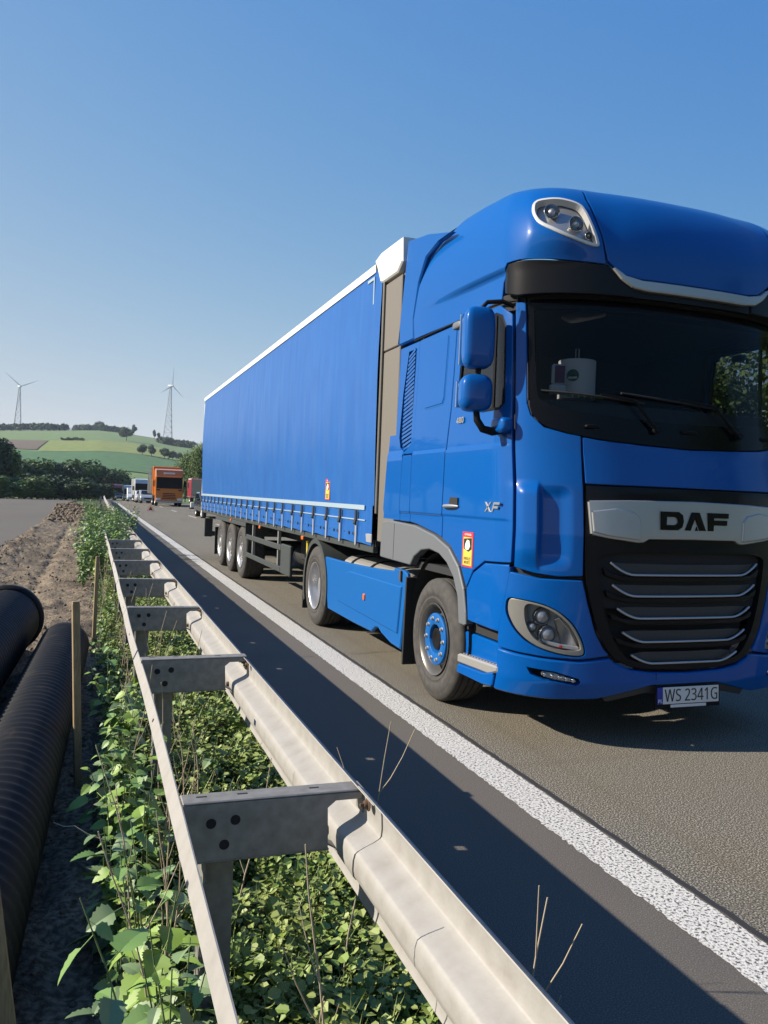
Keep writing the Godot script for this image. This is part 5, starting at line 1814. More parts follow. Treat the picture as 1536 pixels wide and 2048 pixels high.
	superbox(b, Vector3.ZERO, Vector3(0.16, 0.014, 0.075), 0.4)
	obj("inner_visor", b, M.visor_cloth, g)
	b = B.new()
	for k in 6: b.box(Vector3(-0.80 + k * 0.052, 2.395, 1.17), Vector3(0.036, 0.012, 0.02), 0.002, Basis(Vector3.UP, 0.1 * (k % 3)))
	var gs = obj("dash_sign", b, M.meadow, g)
	gs.set_meta("kind", "stuff")
	# things lying on the dashboard
	var o = Vector3(3.89, 0, -6.08)
	var rl = thing("paper_roll", "white roll with a green round label standing on the dashboard", "roll", o + Vector3(-0.655, 2.39, 1.03))
	b = B.new()
	b.lathe([Vector2(0.0005, 0.0), Vector2(0.132, 0.0), Vector2(0.132, 0.27), Vector2(0.128, 0.275), Vector2(0.03, 0.275)], 40)
	obj("roll_body", b, M.paper, rl)
	b = B.new()
	b.grid(func(u, v):
		var a = u * TAU
		var an = 2.35 + 0.33 * v * cos(a)
		return Vector3(cos(an) * 0.1335, 0.155 + 0.043 * v * sin(a), sin(an) * 0.1335), 24, 2, func(p): return Vector3(p.x, 0, p.z))
	var lb = obj("round_label", b, M.green_print, rl)
	b = B.new()
	b.grid(func(u, v):
		var an = 2.35 + 0.23 * (u - 0.5) * 2.0
		return Vector3(cos(an) * 0.134, 0.132 + 0.014 * v, sin(an) * 0.134), 8, 1, func(p): return Vector3(p.x, 0, p.z))
	obj("label_bar", b, M.paper, lb)
	b = B.new()
	b.tube([Vector3(-0.015, 0.26, 0.0), Vector3(-0.015, 0.36, 0.0), Vector3(0.012, 0.365, 0.0), Vector3(0.012, 0.26, 0.0)], 0.004, 6)
	obj("holder_wire", b, M.alu_dull, rl)
	var bx = thing("toll_box", "small white box with a purple screen beside the paper roll on the dashboard", "box", o + Vector3(-0.868, 2.40, 1.13), -0.25)
	b = B.new()
	b.box(Vector3(0, 0.035, 0.0), Vector3(0.115, 0.065, 0.05), 0.008)
	b.box(Vector3(0.004, 0.14, -0.005), Vector3(0.10, 0.145, 0.03), 0.012)
	obj("case", b, M.box_white, bx)
	b = B.new()
	b.box(Vector3(0.008, 0.14, 0.0105), Vector3(0.072, 0.12, 0.003), 0.001)
	obj("screen", b, M.purple_print, bx)

func sticker(parent, tf: Transform3D, w: float, h: float):
	# blind spot warning: red border, yellow field, white lorry shape, black beams and letters
	var b := B.new()
	b.xf = tf
	b.box(Vector3(0, 0, 0.0006), Vector3(w, h, 0.0012))
	var s = obj("warning_sticker", b, M.sticker_red, parent)
	b = B.new()
	b.xf = tf
	b.box(Vector3(0, -h * 0.05, 0.0016), Vector3(w * 0.80, h * 0.80, 0.0008))
	obj("yellow_field", b, M.sticker_yellow, s)
	b = B.new()
	b.xf = tf
	b.prism([Vector2(-0.36, 0.30), Vector2(0.38, 0.34), Vector2(0.38, 0.02), Vector2(0.1, -0.06), Vector2(-0.36, 0.02)].map(func(q): return q * Vector2(w, h)), 0.002, 0.0026)
	obj("picture_dark", b, M.sticker_black, s)
	b = B.new()
	b.xf = tf
	b.prism([Vector2(-0.2, 0.16), Vector2(-0.05, 0.28), Vector2(0.16, 0.26), Vector2(0.24, 0.1), Vector2(0.1, 0.0), Vector2(-0.1, -0.02), Vector2(-0.24, 0.05)].map(func(q): return q * Vector2(w, h)), 0.0026, 0.0032)
	obj("picture_white", b, M.sticker_white, s)
	text("ATTENTION", h * 0.055, 0.0006, M.sticker_white, s, tf * Transform3D(Basis.IDENTITY, Vector3(0, h * 0.425, 0.0016)), "sticker_word", true)
	text("ANGLES", h * 0.085, 0.0006, M.sticker_black, s, tf * Transform3D(Basis.IDENTITY, Vector3(0, -h * 0.255, 0.0024)), "sticker_word", true)
	text("MORTS", h * 0.085, 0.0006, M.sticker_black, s, tf * Transform3D(Basis.IDENTITY, Vector3(0, -h * 0.365, 0.0024)), "sticker_word", true)

# ---------------------------------------------------------------- the curtain sided trailer
func make_trailer():
	var g = thing("curtain_trailer", "long semi-trailer with blue side curtain, white roof rail and grey side guard", "trailer", Vector3(3.91, 0, -14.5))
	var O = Vector3(-3.91, 0, 14.5)     # world -> trailer
	var b: B
	var zf = -7.66
	var zr = -21.33
	for s in [-1.0, 1.0]:
		var X = s * 1.262
		var wob = fnl(301, 0.5, 3)
		# curtain, a little slack between its straps
		b = B.new()
		b.with_uv = true
		var cf = func(u, v):
			var z = lerp(zf - 0.02, zr + 0.06, u)
			var y = lerp(1.55, 3.93, v)
			var bow = 0.022 * sin(PI * v) + 0.016 * wob.get_noise_2d(z * 1.2, y * 0.7) * sin(PI * v) + 0.007 * sin(z * 10.6) * pow(1.0 - v, 2.5) + 0.003 * wob.get_noise_2d(z * 9.0, y * 0.5)
			return Vector3(X + s * bow, y, z + O.z)
		b.grid(cf, 300, 18, Vector3(s, 0, 0))
		for i in b.uv.size(): b.uv[i] = Vector2(b.uv[i].x * 3.0, b.uv[i].y * 0.8)
		var cu = obj("side_curtain", b, M.curtain, g)
		# hem below the tape with eyelets
		b = B.new()
		b.with_uv = true
		b.grid(func(u, v):
			var z = lerp(zf - 0.06, zr + 0.06, u)
			var wav = 0.012 * sin((z + 8.15) / 0.588 * TAU) * (1.0 - v)
			return Vector3(X + s * (0.004 + wav + 0.012 * (1.0 - v)), lerp(1.155 + 0.008 * sin((z + 8.15) / 0.588 * TAU), 1.552, v), z + O.z), 280, 6, Vector3(s, 0, 0))
		for i in b.uv.size(): b.uv[i] = Vector2(b.uv[i].x * 3.0, b.uv[i].y * 0.15)
		obj("curtain_hem", b, M.curtain, g)
		b = B.new()
		b.bar(Vector3(X + s * 0.016, 1.525, -7.94) + Vector3(0, 0, O.z), Vector3(X + s * 0.016, 1.525, -21.2) + Vector3(0, 0, O.z), 0.004, 0.05)
		obj("reflective_tape", b, M.reflex_tape, g)
		b = B.new()
		b.bar(Vector3(X + s * 0.012, 1.395, -7.9) + Vector3(0, 0, O.z), Vector3(X + s * 0.012, 1.39, -21.2) + Vector3(0, 0, O.z), 0.02, 0.012)
		obj("customs_cord", b, M.reflex_tape, g)
		var stm: ArrayMesh
		var bkm: ArrayMesh
		var eym: ArrayMesh
		b = B.new()
		b.box(Vector3(0, 1.255, 0), Vector3(0.006, 0.25, 0.045), 0.002)
		b.box(Vector3(s * -0.004, 1.138, 0), Vector3(0.02, 0.03, 0.03), 0.004)
		stm = b.mesh()
		b = B.new()
		b.box(Vector3(0, 1.44, 0), Vector3(0.018, 0.11, 0.05), 0.005)
		b.box(Vector3(s * 0.008, 1.375, 0), Vector3(0.03, 0.07, 0.04), 0.008, Basis(Vector3(0, 0, 1), s * 0.25))
		bkm = b.mesh()
		b = B.new()
		disc(b, Vector3.ZERO, Vector3(s, 0, 0), 0.018, 0.004, 10)
		eym = b.mesh()
		for k in 23:
			var z = -8.15 - 0.588 * k
			var st = inst("curtain_strap", stm, M.strap_grey, g)
			st.position = Vector3(X + s * 0.032, 0, z + O.z)
			st.rotation.x = rr(-0.06, 0.06) * 0.3
			var bk = inst("buckle", bkm, M.buckle, st)
			if s < 0:
				for j in 3:
					var ey = inst("eyelet", eym, M.hole_dark, g)
					ey.position = Vector3(X + s * 0.019, 1.243, z + O.z - 0.147 * (j + 1))
		# roof rail and side sill
		b = B.new()
		b.prism([Vector2(X - s * 0.10, 3.915), Vector2(X + s * 0.012, 3.915), Vector2(X + s * 0.016, 3.995), Vector2(X - s * 0.02, 4.02), Vector2(X - s * 0.10, 4.02)], zr + O.z, zf + O.z - 0.22, Transform3D.IDENTITY, 0.004)
		obj("roof_rail", b, M.white_paint, g)
		b = B.new()
		b.box(Vector3(X - s * 0.04, 1.14, (zf + zr) * 0.5 + O.z), Vector3(0.06, 0.13, zf - zr - 0.1), 0.006)
		obj("side_sill", b, M.guard_grey, g)
		# corner cap
		b = B.new()
		b.prism([Vector2(-7.90, 4.03), Vector2(-7.70, 4.07), Vector2(-7.12, 4.06), Vector2(-7.10, 3.83), Vector2(-7.22, 3.755), Vector2(-7.62, 3.755), Vector2(-7.70, 3.77), Vector2(-7.83, 3.96)], X - s * 0.2, X + s * 0.02, Transform3D(Basis(Vector3(0, 0, 1), Vector3(0, 1, 0), Vector3(1, 0, 0)), Vector3(0, 0, O.z)), 0.014)
		obj("corner_cap", b, M.white_paint, g)
		# front corner post beside the curtain's edge
		b = B.new()
		b.box(Vector3(X - s * 0.006, 2.62, -7.632 + O.z), Vector3(0.03, 2.3, 0.03), 0.008)
		obj("corner_post_edge", b, M.grey_post, g)
		b = B.new()
		b.box(Vector3(X - s * 0.025, 3.40, -7.38 + O.z), Vector3(0.03, 0.66, 0.44), 0.008)
		obj("corner_post", b, M.grey_post, g)
		b = B.new()
		b.box(Vector3(X - s * 0.028, 2.13, -7.38 + O.z), Vector3(0.03, 1.86, 0.44), 0.008)
		obj("corner_post", b, M.grey_post, g)
		b = B.new()
		b.box(Vector3(X - s * 0.02, 2.4, zr + O.z + 0.02), Vector3(0.05, 2.9, 0.09), 0.006)
		obj("rear_post", b, M.white_paint, g)
		b = B.new()
		b.box(Vector3(X + s * 0.008, 1.22, -7.85 + O.z), Vector3(0.014, 0.09, 0.30), 0.006)
		obj("sill_bracket", b, M.strap_grey, g)
		# wheels, guards
		for k in 3:
			add_wheel(g, "trailer", Vector3(s * 1.235, 0.497, -15.46 - 1.31 * k + O.z), s)
		b = B.new()
		b.box(Vector3(s * 1.03, 1.055, -16.85 + O.z), Vector3(0.44, 0.03, 3.86), 0.006)
		b.box(Vector3(s * 1.245, 1.03, -16.85 + O.z), Vector3(0.015, 0.07, 3.86), 0.004)
		b.box(Vector3(s * 1.03, 0.94, -14.93 + O.z), Vector3(0.44, 0.24, 0.02), 0.004)
		obj("mudguard", b, M.guard_grey, g)
		b = B.new()
		b.box(Vector3(s * 1.03, 0.50, -18.82 + O.z), Vector3(0.44, 0.62, 0.014), 0.003)
		obj("mud_flap", b, M.rubber_black, g)
		b = B.new()
		b.box(Vector3(s * 1.15, 0.71, -20.7 + O.z), Vector3(0.2, 0.46, 0.05), 0.01)
		obj("rear_guard_end", b, M.guard_grey, g)
		for y in [0.825, 0.50]:
			b = B.new()
			b.box(Vector3(s * 1.235, y, -13.4 + O.z), Vector3(0.03, 0.085, 2.9), 0.008)
			obj("side_guard_rail", b, M.guard_grey, g)
		b = B.new()
		b.box(Vector3(s * 1.225, 0.67, -11.62 + O.z), Vector3(0.05, 0.44, 0.60), 0.012)
		obj("side_guard_end", b, M.guard_grey, g)
		for z in [-14.4, -12.3]:
			b = B.new()
			b.box(Vector3(s * 1.19, 0.78, z + O.z), Vector3(0.05, 0.62, 0.045), 0.004)
			obj("guard_bracket", b, M.alu_dull, g)
		for z in [-10.59, -13.55, -16.6]:
			b = B.new()
			superbox(b, Vector3(s * 1.255, 1.055, z + O.z), Vector3(0.014, 0.026, 0.055), 0.5)
			obj("marker_lamp", b, M.amber, g)
		# landing leg
		b = B.new()
		b.box(Vector3(s * 0.95, 0.72, -10.35 + O.z), Vector3(0.12, 0.7, 0.12), 0.01)
		b.box(Vector3(s * 0.95, 0.36, -10.35 + O.z), Vector3(0.22, 0.04, 0.22), 0.01)
		obj("landing_leg", b, M.chassis, g)
		b = B.new()
		b.box(Vector3(s * 0.42, 0.98, -14.6 + O.z), Vector3(0.12, 0.34, 13.0), 0.006)
		obj("frame_beam", b, M.chassis, g)
	b = B.new()
	b.box(Vector3(-1.17, 0.86, -10.62 + O.z), Vector3(0.03, 0.3, 0.05), 0.005)
	obj("crank_handle", b, M.yellow_paint, g)
	for k in 3:
		b = B.new()
		b.tube([Vector3(-1.0, 0.497, -15.46 - 1.31 * k + O.z), Vector3(1.0, 0.497, -15.46 - 1.31 * k + O.z)], 0.075, 10)
		obj("axle", b, M.chassis, g)
	b = B.new()
	b.box(Vector3(0, 1.17, (zf + zr) * 0.5 + O.z), Vector3(2.46, 0.06, zf - zr - 0.05))
	obj("load_floor", b, M.chassis, g)
	b = B.new()
	b.box(Vector3(0, 2.6, -7.19 + O.z), Vector3(2.44, 2.8, 0.05), 0.01)
	obj("front_wall", b, M.grey_post, g)
	b = B.new()
	b.box(Vector3(0, 3.99, (zf + zr) * 0.5 + O.z), Vector3(2.36, 0.03, zf - zr))
	obj("roof_sheet", b, M.white_paint, g)
	b = B.new()
	b.box(Vector3(0, 2.55, zr + O.z), Vector3(2.4, 2.75, 0.04), 0.006)
	obj("rear_doors", b, M.white_paint, g)
	b = B.new()
	b.box(Vector3(0, 0.55, -20.9 + O.z), Vector3(2.3, 0.12, 0.1), 0.01)
	obj("underrun_bar", b, M.guard_grey, g)
	b = B.new()
	b.tube([Vector3(-0.3, 0.55, -12.6 + O.z), Vector3(-0.3, 0.55, -14.3 + O.z)], 0.18, 16)
	obj("air_tank", b, M.chassis, g)
	b = B.new()
	b.box(Vector3(0.2, 0.75, -12.9 + O.z), Vector3(1.4, 0.5, 1.6), 0.03)
	obj("pallet_box", b, M.chassis, g)
	# air lines between cab and trailer
	for k in 3:
		b = B.new()
		var x = -0.9 + k * 0.15
		b.tube([Vector3(x, 1.5, -7.16 + O.z), Vector3(x + 0.05, 1.2, -7.1 + O.z), Vector3(x, 1.25, -7.0 + O.z), Vector3(x + 0.1, 1.6, -6.9 + O.z)], 0.014, 6)
		obj("air_line", b, [M.rubber_black, M.rubber_black, M.yellow_paint][k], g)
	sticker(g, Transform3D(Basis(Vector3(0, 0, 1), Vector3(0, 1, 0), Vector3(-1, 0, 0)), Vector3(-1.275, 1.705, -9.37 + O.z)), 0.19, 0.25)
	b = B.new()
	b.xf = Transform3D(Basis(Vector3(0, 0, 1), Vector3(0, 1, 0), Vector3(-1, 0, 0)), Vector3(-1.268, 0, O.z))
	b.prism([Vector2(-8.12, 3.85), Vector2(-8.12, 3.88), Vector2(-7.90, 3.88), Vector2(-7.90, 3.60), Vector2(-7.93, 3.60), Vector2(-7.93, 3.85)], 0.0, 0.006)
	obj("corner_mark", b, M.reflex_tape, g)

# ---------------------------------------------------------------- trees
var crowns := []

func crown_mesh(seed_: int, n: int, leaf: float, tall: float, blobs: int) -> ArrayMesh:
	# unit crown: centre at 0, radius about 1, many leaf sized faces spread over uneven clumps
	var r := RandomNumberGenerator.new()
	r.seed = seed_
	var bl = []
	for i in blobs:
		var d = Vector3(r.randf_range(-1, 1), r.randf_range(-1, 1), r.randf_range(-1, 1)).normalized() * pow(r.randf(), 0.5) * 0.72
		d.y *= tall
		bl.append([d, r.randf_range(0.24, 0.46)])
	var b := B.new()
	b.with_c = true
	for i in n:
		var k = bl[r.randi() % bl.size()]
		var d = Vector3(r.randf_range(-1, 1), r.randf_range(-1, 1), r.randf_range(-1, 1)).normalized()
		var c = k[0] + d * k[1] * r.randf_range(0.55, 1.12) * Vector3(1, 0.85, 1)
		var s = leaf * r.randf_range(0.6, 1.4)
		var nn = (d + Vector3(r.randf_range(-1, 1), r.randf_range(-0.4, 1.2), r.randf_range(-1, 1)) * 0.9).normalized()
		var x = nn.cross(Vector3(r.randf_range(-1, 1), r.randf_range(-1, 1), r.randf_range(-1, 1))).normalized()
		var y = nn.cross(x)
		var t = r.randf_range(0.65, 1.3)
		b.col = Color(t * r.randf_range(0.85, 1.2), t, t * r.randf_range(0.7, 1.1))
		b.t(c - x * s, c + y * s * 0.55, c + x * s, nn, nn, nn)
		b.t(c - x * s, c - y * s * 0.55, c + x * s, nn, nn, nn)
	return b.mesh()

func make_tree(called, label, at: Vector3, h: float, w: float, kind: int, m, group := "", low := 0.22):
	var g = thing(called, label, "tree" if called != "bush" else "bush", at, rr(0, TAU), group)
	var b := B.new()
	var r = h * 0.022 + 0.03
	b.tube([Vector3(0, -0.3, 0), Vector3(0.02 * h, h * 0.3, 0.01 * h), Vector3(-0.01 * h, h * 0.6, 0.02 * h), Vector3(0.02 * h, h * 0.85, 0)], [r, r * 0.75, r * 0.45, r * 0.15], 7)
	for k in 4:
		var a = k * 1.7 + 0.4
		b.tube([Vector3(0.01 * h, h * (0.25 + 0.1 * k), 0), Vector3(cos(a) * w * 0.2, h * (0.4 + 0.1 * k), sin(a) * w * 0.2), Vector3(cos(a) * w * 0.36, h * (0.5 + 0.1 * k), sin(a) * w * 0.36)], [r * 0.4, r * 0.28, r * 0.1], 5)
	obj("trunk", b, M.bark, g)
	var c = inst("crown", crowns[kind], m, g)
	c.position = Vector3(0, h * (low + (1.0 - low) * 0.5), 0)
	c.scale = Vector3(w * 0.5, h * (1.0 - low) * 0.5, w * 0.5)
	return g

func make_wood(label, u0: float, u1: float, d: float, h: float, n: int, m, dd := 25.0):
	# a far belt of trees that reads as one mass
	var mm := MultiMesh.new()
	mm.transform_format = MultiMesh.TRANSFORM_3D
	mm.mesh = crowns[4]
	mm.instance_count = n
	for i in n:
		var p = hill(lerp(u0, u1, (i + rr(0, 1)) / n), d + rr(-dd, dd))
		var hh = h * rr(0.65, 1.15)
		mm.set_instance_transform(i, Transform3D(Basis(Vector3.UP, rr(0, TAU)).scaled(Vector3(hh * 0.62, hh * 0.56, hh * 0.62)), p + Vector3(0, hh * 0.42, 0)))
	var mi := MultiMeshInstance3D.new()
	mi.multimesh = mm
	mi.material_override = m
	mi.name = numbered("wood")
	add_child(mi)
	tag(mi, label, "wood", "", "stuff")

func make_turbine(label, hub: Vector3, base_y: float, wid: float, yaw: float, rot: float, R: float, lean: float):
	var H = hub.y - base_y
	var g = thing("wind_turbine", label, "wind turbine", Vector3(hub.x, base_y, hub.z))
	g.rotation.z = lean
	var b := B.new()
	var wa = func(t): return lerp(wid * 0.5, 1.1, pow(t, 0.8))
	for c in [[-1, -1], [1, -1], [1, 1], [-1, 1]]:
		b = B.new()
		for i in 10:
			var t0 = i / 10.0
			var t1 = (i + 1) / 10.0
			b.bar(Vector3(c[0] * wa.call(t0), H * t0, c[1] * wa.call(t0)), Vector3(c[0] * wa.call(t1), H * t1, c[1] * wa.call(t1)), 0.55, 0.55)
		obj("tower_leg", b, M.tower_steel, g)
	for i in 10:
		var t0 = i / 10.0
		var t1 = (i + 1) / 10.0
		b = B.new()
		for f in 4:
			var a = [Vector2(-1, -1), Vector2(1, -1), Vector2(1, 1), Vector2(-1, 1)]
			var p = a[f]
			var q = a[(f + 1) % 4]
			b.bar(Vector3(p.x * wa.call(t0), H * t0, p.y * wa.call(t0)), Vector3(q.x * wa.call(t1), H * t1, q.y * wa.call(t1)), 0.22, 0.22)
			b.bar(Vector3(q.x * wa.call(t0), H * t0, q.y * wa.call(t0)), Vector3(p.x * wa.call(t1), H * t1, p.y * wa.call(t1)), 0.22, 0.22)
			b.bar(Vector3(p.x * wa.call(t0), H * t0, p.y * wa.call(t0)), Vector3(q.x * wa.call(t0), H * t0, q.y * wa.call(t0)), 0.2, 0.2)
		obj("lattice_bay", b, M.tower_steel, g)
	var bs = Basis(Vector3.UP, yaw)
	b = B.new()
	b.box(Vector3(0, H, 0) + bs * Vector3(0, 0.4, -1.0), Vector3(2.6, 2.8, 7.0), 0.5, bs)
	obj("nacelle", b, M.blade_white, g)
	b = B.new()
	superbox(b, Vector3(0, H + 0.4, 0) + bs * Vector3(0, 0, 3.4), Vector3(1.3, 1.3, 1.6), 0.9, bs)
	obj("rotor_hub", b, M.blade_white, g)
	for k in 3:
		b = B.new()
		var a = rot + TAU * k / 3.0
		var o = Vector3(0, H + 0.4, 0) + bs * Vector3(0, 0, 3.6)
		var d = bs * Vector3(sin(a), cos(a), 0)
		var cr = bs * Vector3(cos(a), -sin(a), 0)
		var nn = bs * Vector3(0, 0, 1)
		var pts = [[0.02, 0.4, 0.4], [0.12, 0.55, 0.35], [0.22, 0.65, 0.25], [0.6, 0.38, 0.15], [1.0, 0.1, 0.05]]
		for i in 4:
			var A = pts[i]
			var Z = pts[i + 1]
			for sd in [[1.0, 0.0, 0.0, 1.0], [0.0, 1.0, -1.0, 0.0], [-1.0, 0.0, 0.0, -1.0], [0.0, -1.0, 1.0, 0.0]]:
				var e0 = cr * A[1] * sd[0] + nn * A[2] * sd[1]
				var e1 = cr * A[1] * sd[2] + nn * A[2] * sd[3]
				var f0 = cr * Z[1] * sd[0] + nn * Z[2] * sd[1]
				var f1 = cr * Z[1] * sd[2] + nn * Z[2] * sd[3]
				b.face([o + d * R * A[0] + e0, o + d * R * A[0] + e1, o + d * R * Z[0] + f1, o + d * R * Z[0] + f0], e0 + e1)
		obj("blade", b, M.blade_white, g)

# ---------------------------------------------------------------- queueing vehicles
func far_wheel(parent, ce: Vector3, s: float, r := 0.48):
	var w := Node3D.new()
	w.name = "wheel"
	parent.add_child(w, true)
	w.position = ce
	var bs = Basis(Vector3(0, 0, 1), Vector3(s, 0, 0), Vector3(0, s, 0))
	var b := B.new()
	b.lathe([Vector2(r * 0.6, -0.28), Vector2(r * 0.95, -0.28), Vector2(r, -0.24), Vector2(r, -0.04), Vector2(r * 0.95, 0.0), Vector2(r * 0.6, 0.0)], 24, bs)
	obj("tyre", b, M.rubber_black, w)
	b = B.new()
	b.lathe([Vector2(r * 0.61, -0.005), Vector2(r * 0.55, -0.04), Vector2(r * 0.3, -0.06), Vector2(0.001, -0.02)], 20, bs)
	obj("rim", b, M.alu_dull, w)

func far_truck(called, label, at: Vector3, turn: float, paint, h: float, tarp, th: float, tl: float, sign_text := ""):
	var g = thing(called, label, "truck", at, turn, "trucks waiting in the queue")
	var b := B.new()
	var pf = [Vector2(-2.1, 0.95), Vector2(-2.1, h - 0.15), Vector2(-1.2, h), Vector2(-0.35, h - 0.12), Vector2(-0.12, h - 0.75), Vector2(-0.02, h - 1.75), Vector2(0.0, 0.42), Vector2(-0.55, 0.38), Vector2(-0.62, 0.95)]
	b.prism(pf, -1.22, 1.22, Transform3D(Basis(Vector3(0, 0, 1), Vector3(0, 1, 0), Vector3(-1, 0, 0)), Vector3.ZERO), 0.04)
	obj("cab", b, paint, g)
	b = B.new()
	b.face([Vector3(-1.05, h - 1.72, 0.012), Vector3(1.05, h - 1.72, 0.012), Vector3(1.02, h - 0.82, -0.075), Vector3(-1.02, h - 0.82, -0.075)], Vector3(0, 0.1, 1))
	b.face([Vector3(-1.05, h - 1.72, 0.012), Vector3(1.05, h - 1.72, 0.012), Vector3(1.05, h - 1.72, 0.0), Vector3(-1.05, h - 1.72, 0.0)], Vector3(0, -1, 0))
	obj("windscreen", b, M.car_glass, g)
	b = B.new()
	b.box(Vector3(0, h - 1.25, -0.03), Vector3(2.3, 1.12, 0.03), 0.02, Basis(Vector3.RIGHT, -0.09))
	obj("windscreen_surround", b, M.plastic_black, g)
	b = B.new()
	b.box(Vector3(0, h - 0.74, 0.0), Vector3(2.2, 0.12, 0.16), 0.03)
	obj("sun_visor", b, M.visor_black if paint != M.orange_paint else M.orange_paint, g)
	for k in 4:
		b = B.new()
		b.box(Vector3(0, 0.72 + k * 0.15, 0.01), Vector3(1.25 - 0.05 * k, 0.07, 0.03), 0.01)
		obj("grille_slot", b, M.void_black, g)
	b = B.new()
	b.box(Vector3(0, 0.42, -0.02), Vector3(2.4, 0.16, 0.12), 0.03)
	obj("bumper_strip", b, M.alu_dull if paint == M.orange_paint else M.plastic_black, g)
	for s in [-1.0, 1.0]:
		b = B.new()
		b.box(Vector3(s * 0.95, 0.66, 0.0), Vector3(0.42, 0.2, 0.05), 0.03)
		obj("headlight", b, M.lamp_white, g)
		b = B.new()
		b.box(Vector3(s * 0.98, h - 1.95, 0.01), Vector3(0.34, 0.12, 0.03), 0.01)
		obj("corner_vent", b, M.void_black, g)
		b = B.new()
		b.box(Vector3(s * 1.42, h - 1.35, -0.25), Vector3(0.22, 0.6, 0.14), 0.05)
		obj("mirror", b, M.plastic_black if s > 0 or paint != M.orange_paint else paint, g)
		b = B.new()
		b.face([Vector3(s * 1.226, h - 1.7, -0.35), Vector3(s * 1.226, h - 1.7, -1.1), Vector3(s * 1.226, h - 1.0, -1.0), Vector3(s * 1.226, h - 1.0, -0.4)], Vector3(s, 0, 0))
		obj("side_window", b, M.car_glass, g)
		far_wheel(g, Vector3(s * 1.2, 0.48, -1.05), s)
		far_wheel(g, Vector3(s * 1.2, 0.48, -4.6), s)
		if tl > 0.0:
			for k in 3: far_wheel(g, Vector3(s * 1.2, 0.48, -2.4 - tl + 2.5 + 1.3 * k), s)
	b = B.new()
	b.box(Vector3(0, 0.75, -3.2), Vector3(1.0, 0.35, 5.0), 0.02)
	obj("frame", b, M.chassis, g)
	if tl > 0.0:
		b = B.new()
		b.box(Vector3(0, (1.05 + th) * 0.5, -2.4 - tl * 0.5), Vector3(2.5, th - 1.05, tl), 0.04)
		obj("load_body", b, tarp, g)
	if sign_text == "bar":
		b = B.new()
		b.box(Vector3(0, h - 0.42, -0.22), Vector3(1.0, 0.14, 0.03), 0.01, Basis(Vector3.RIGHT, -0.35))
		obj("roof_sign", b, M.white_paint, g)
	return g

func far_car(called, label, at: Vector3, turn: float, paint, lit := true, van := false):
	var g = thing(called, label, "van" if van else "car", at, turn, "cars waiting in the queue")
	var b := B.new()
	var L = 4.4
	var H = 2.2 if van else 1.5
	var pf = [Vector2(-L, 0.35), Vector2(-L, 0.95), Vector2(-L + 0.1, H * 0.98), Vector2(-1.9, H), Vector2(-1.05, 1.05 if not van else 1.25), Vector2(-0.2, 0.88), Vector2(0.0, 0.7), Vector2(0.0, 0.32)]
	if not van: pf = [Vector2(-L, 0.35), Vector2(-L, 0.95), Vector2(-L + 0.45, 1.1), Vector2(-L + 0.95, H), Vector2(-2.0, H), Vector2(-1.15, 1.02), Vector2(-0.2, 0.86), Vector2(0.0, 0.68), Vector2(0.0, 0.3)]
	b.prism(pf, -0.88, 0.88, Transform3D(Basis(Vector3(0, 0, 1), Vector3(0, 1, 0), Vector3(-1, 0, 0)), Vector3.ZERO), 0.08)
	obj("body", b, paint, g)
	b = B.new()
	var y1 = H - 0.06
	b.face([Vector3(-0.74, 1.06 if not van else 1.3, -1.12), Vector3(0.74, 1.06 if not van else 1.3, -1.12), Vector3(0.62, y1, -1.94), Vector3(-0.62, y1, -1.94)], Vector3(0, 0.6, 1))
	b.xf = Transform3D(Basis.IDENTITY, Vector3(0, 0.015, 0.02))
	obj("windscreen", b, M.car_glass, g)
	g.get_node("windscreen").position = Vector3(0, 0.015, 0.02)
	for s in [-1.0, 1.0]:
		b = B.new()
		b.face([Vector3(s * 0.886, 1.02, -1.4), Vector3(s * 0.886, 1.02, -3.6), Vector3(s * 0.886, H - 0.1, -3.3), Vector3(s * 0.886, H - 0.1, -2.05)], Vector3(s, 0, 0))
		obj("side_window", b, M.car_glass, g)
		b = B.new()
		superbox(b, Vector3(s * 0.66, 0.66, -0.06), Vector3(0.17, 0.075, 0.1), 0.6, Basis.IDENTITY, 12, 8)
		obj("headlight", b, M.lamp_white, g)
		b = B.new()
		superbox(b, Vector3(s * 0.98, 1.05, -1.45), Vector3(0.1, 0.07, 0.06), 0.6, Basis.IDENTITY, 12, 8)
		obj("mirror", b, paint, g)
		far_wheel(g, Vector3(s * 0.87, 0.32, -0.85), s, 0.33)
		far_wheel(g, Vector3(s * 0.87, 0.32, -3.5), s, 0.33)
	b = B.new()
	b.box(Vector3(0, 0.55, 0.0), Vector3(0.85, 0.16, 0.04), 0.02)
	obj("grille", b, M.void_black, g)
	b = B.new()
	b.box(Vector3(0, 0.38, 0.02), Vector3(0.5, 0.11, 0.02), 0.004)
	obj("number_plate", b, M.white_paint, g)
	return g

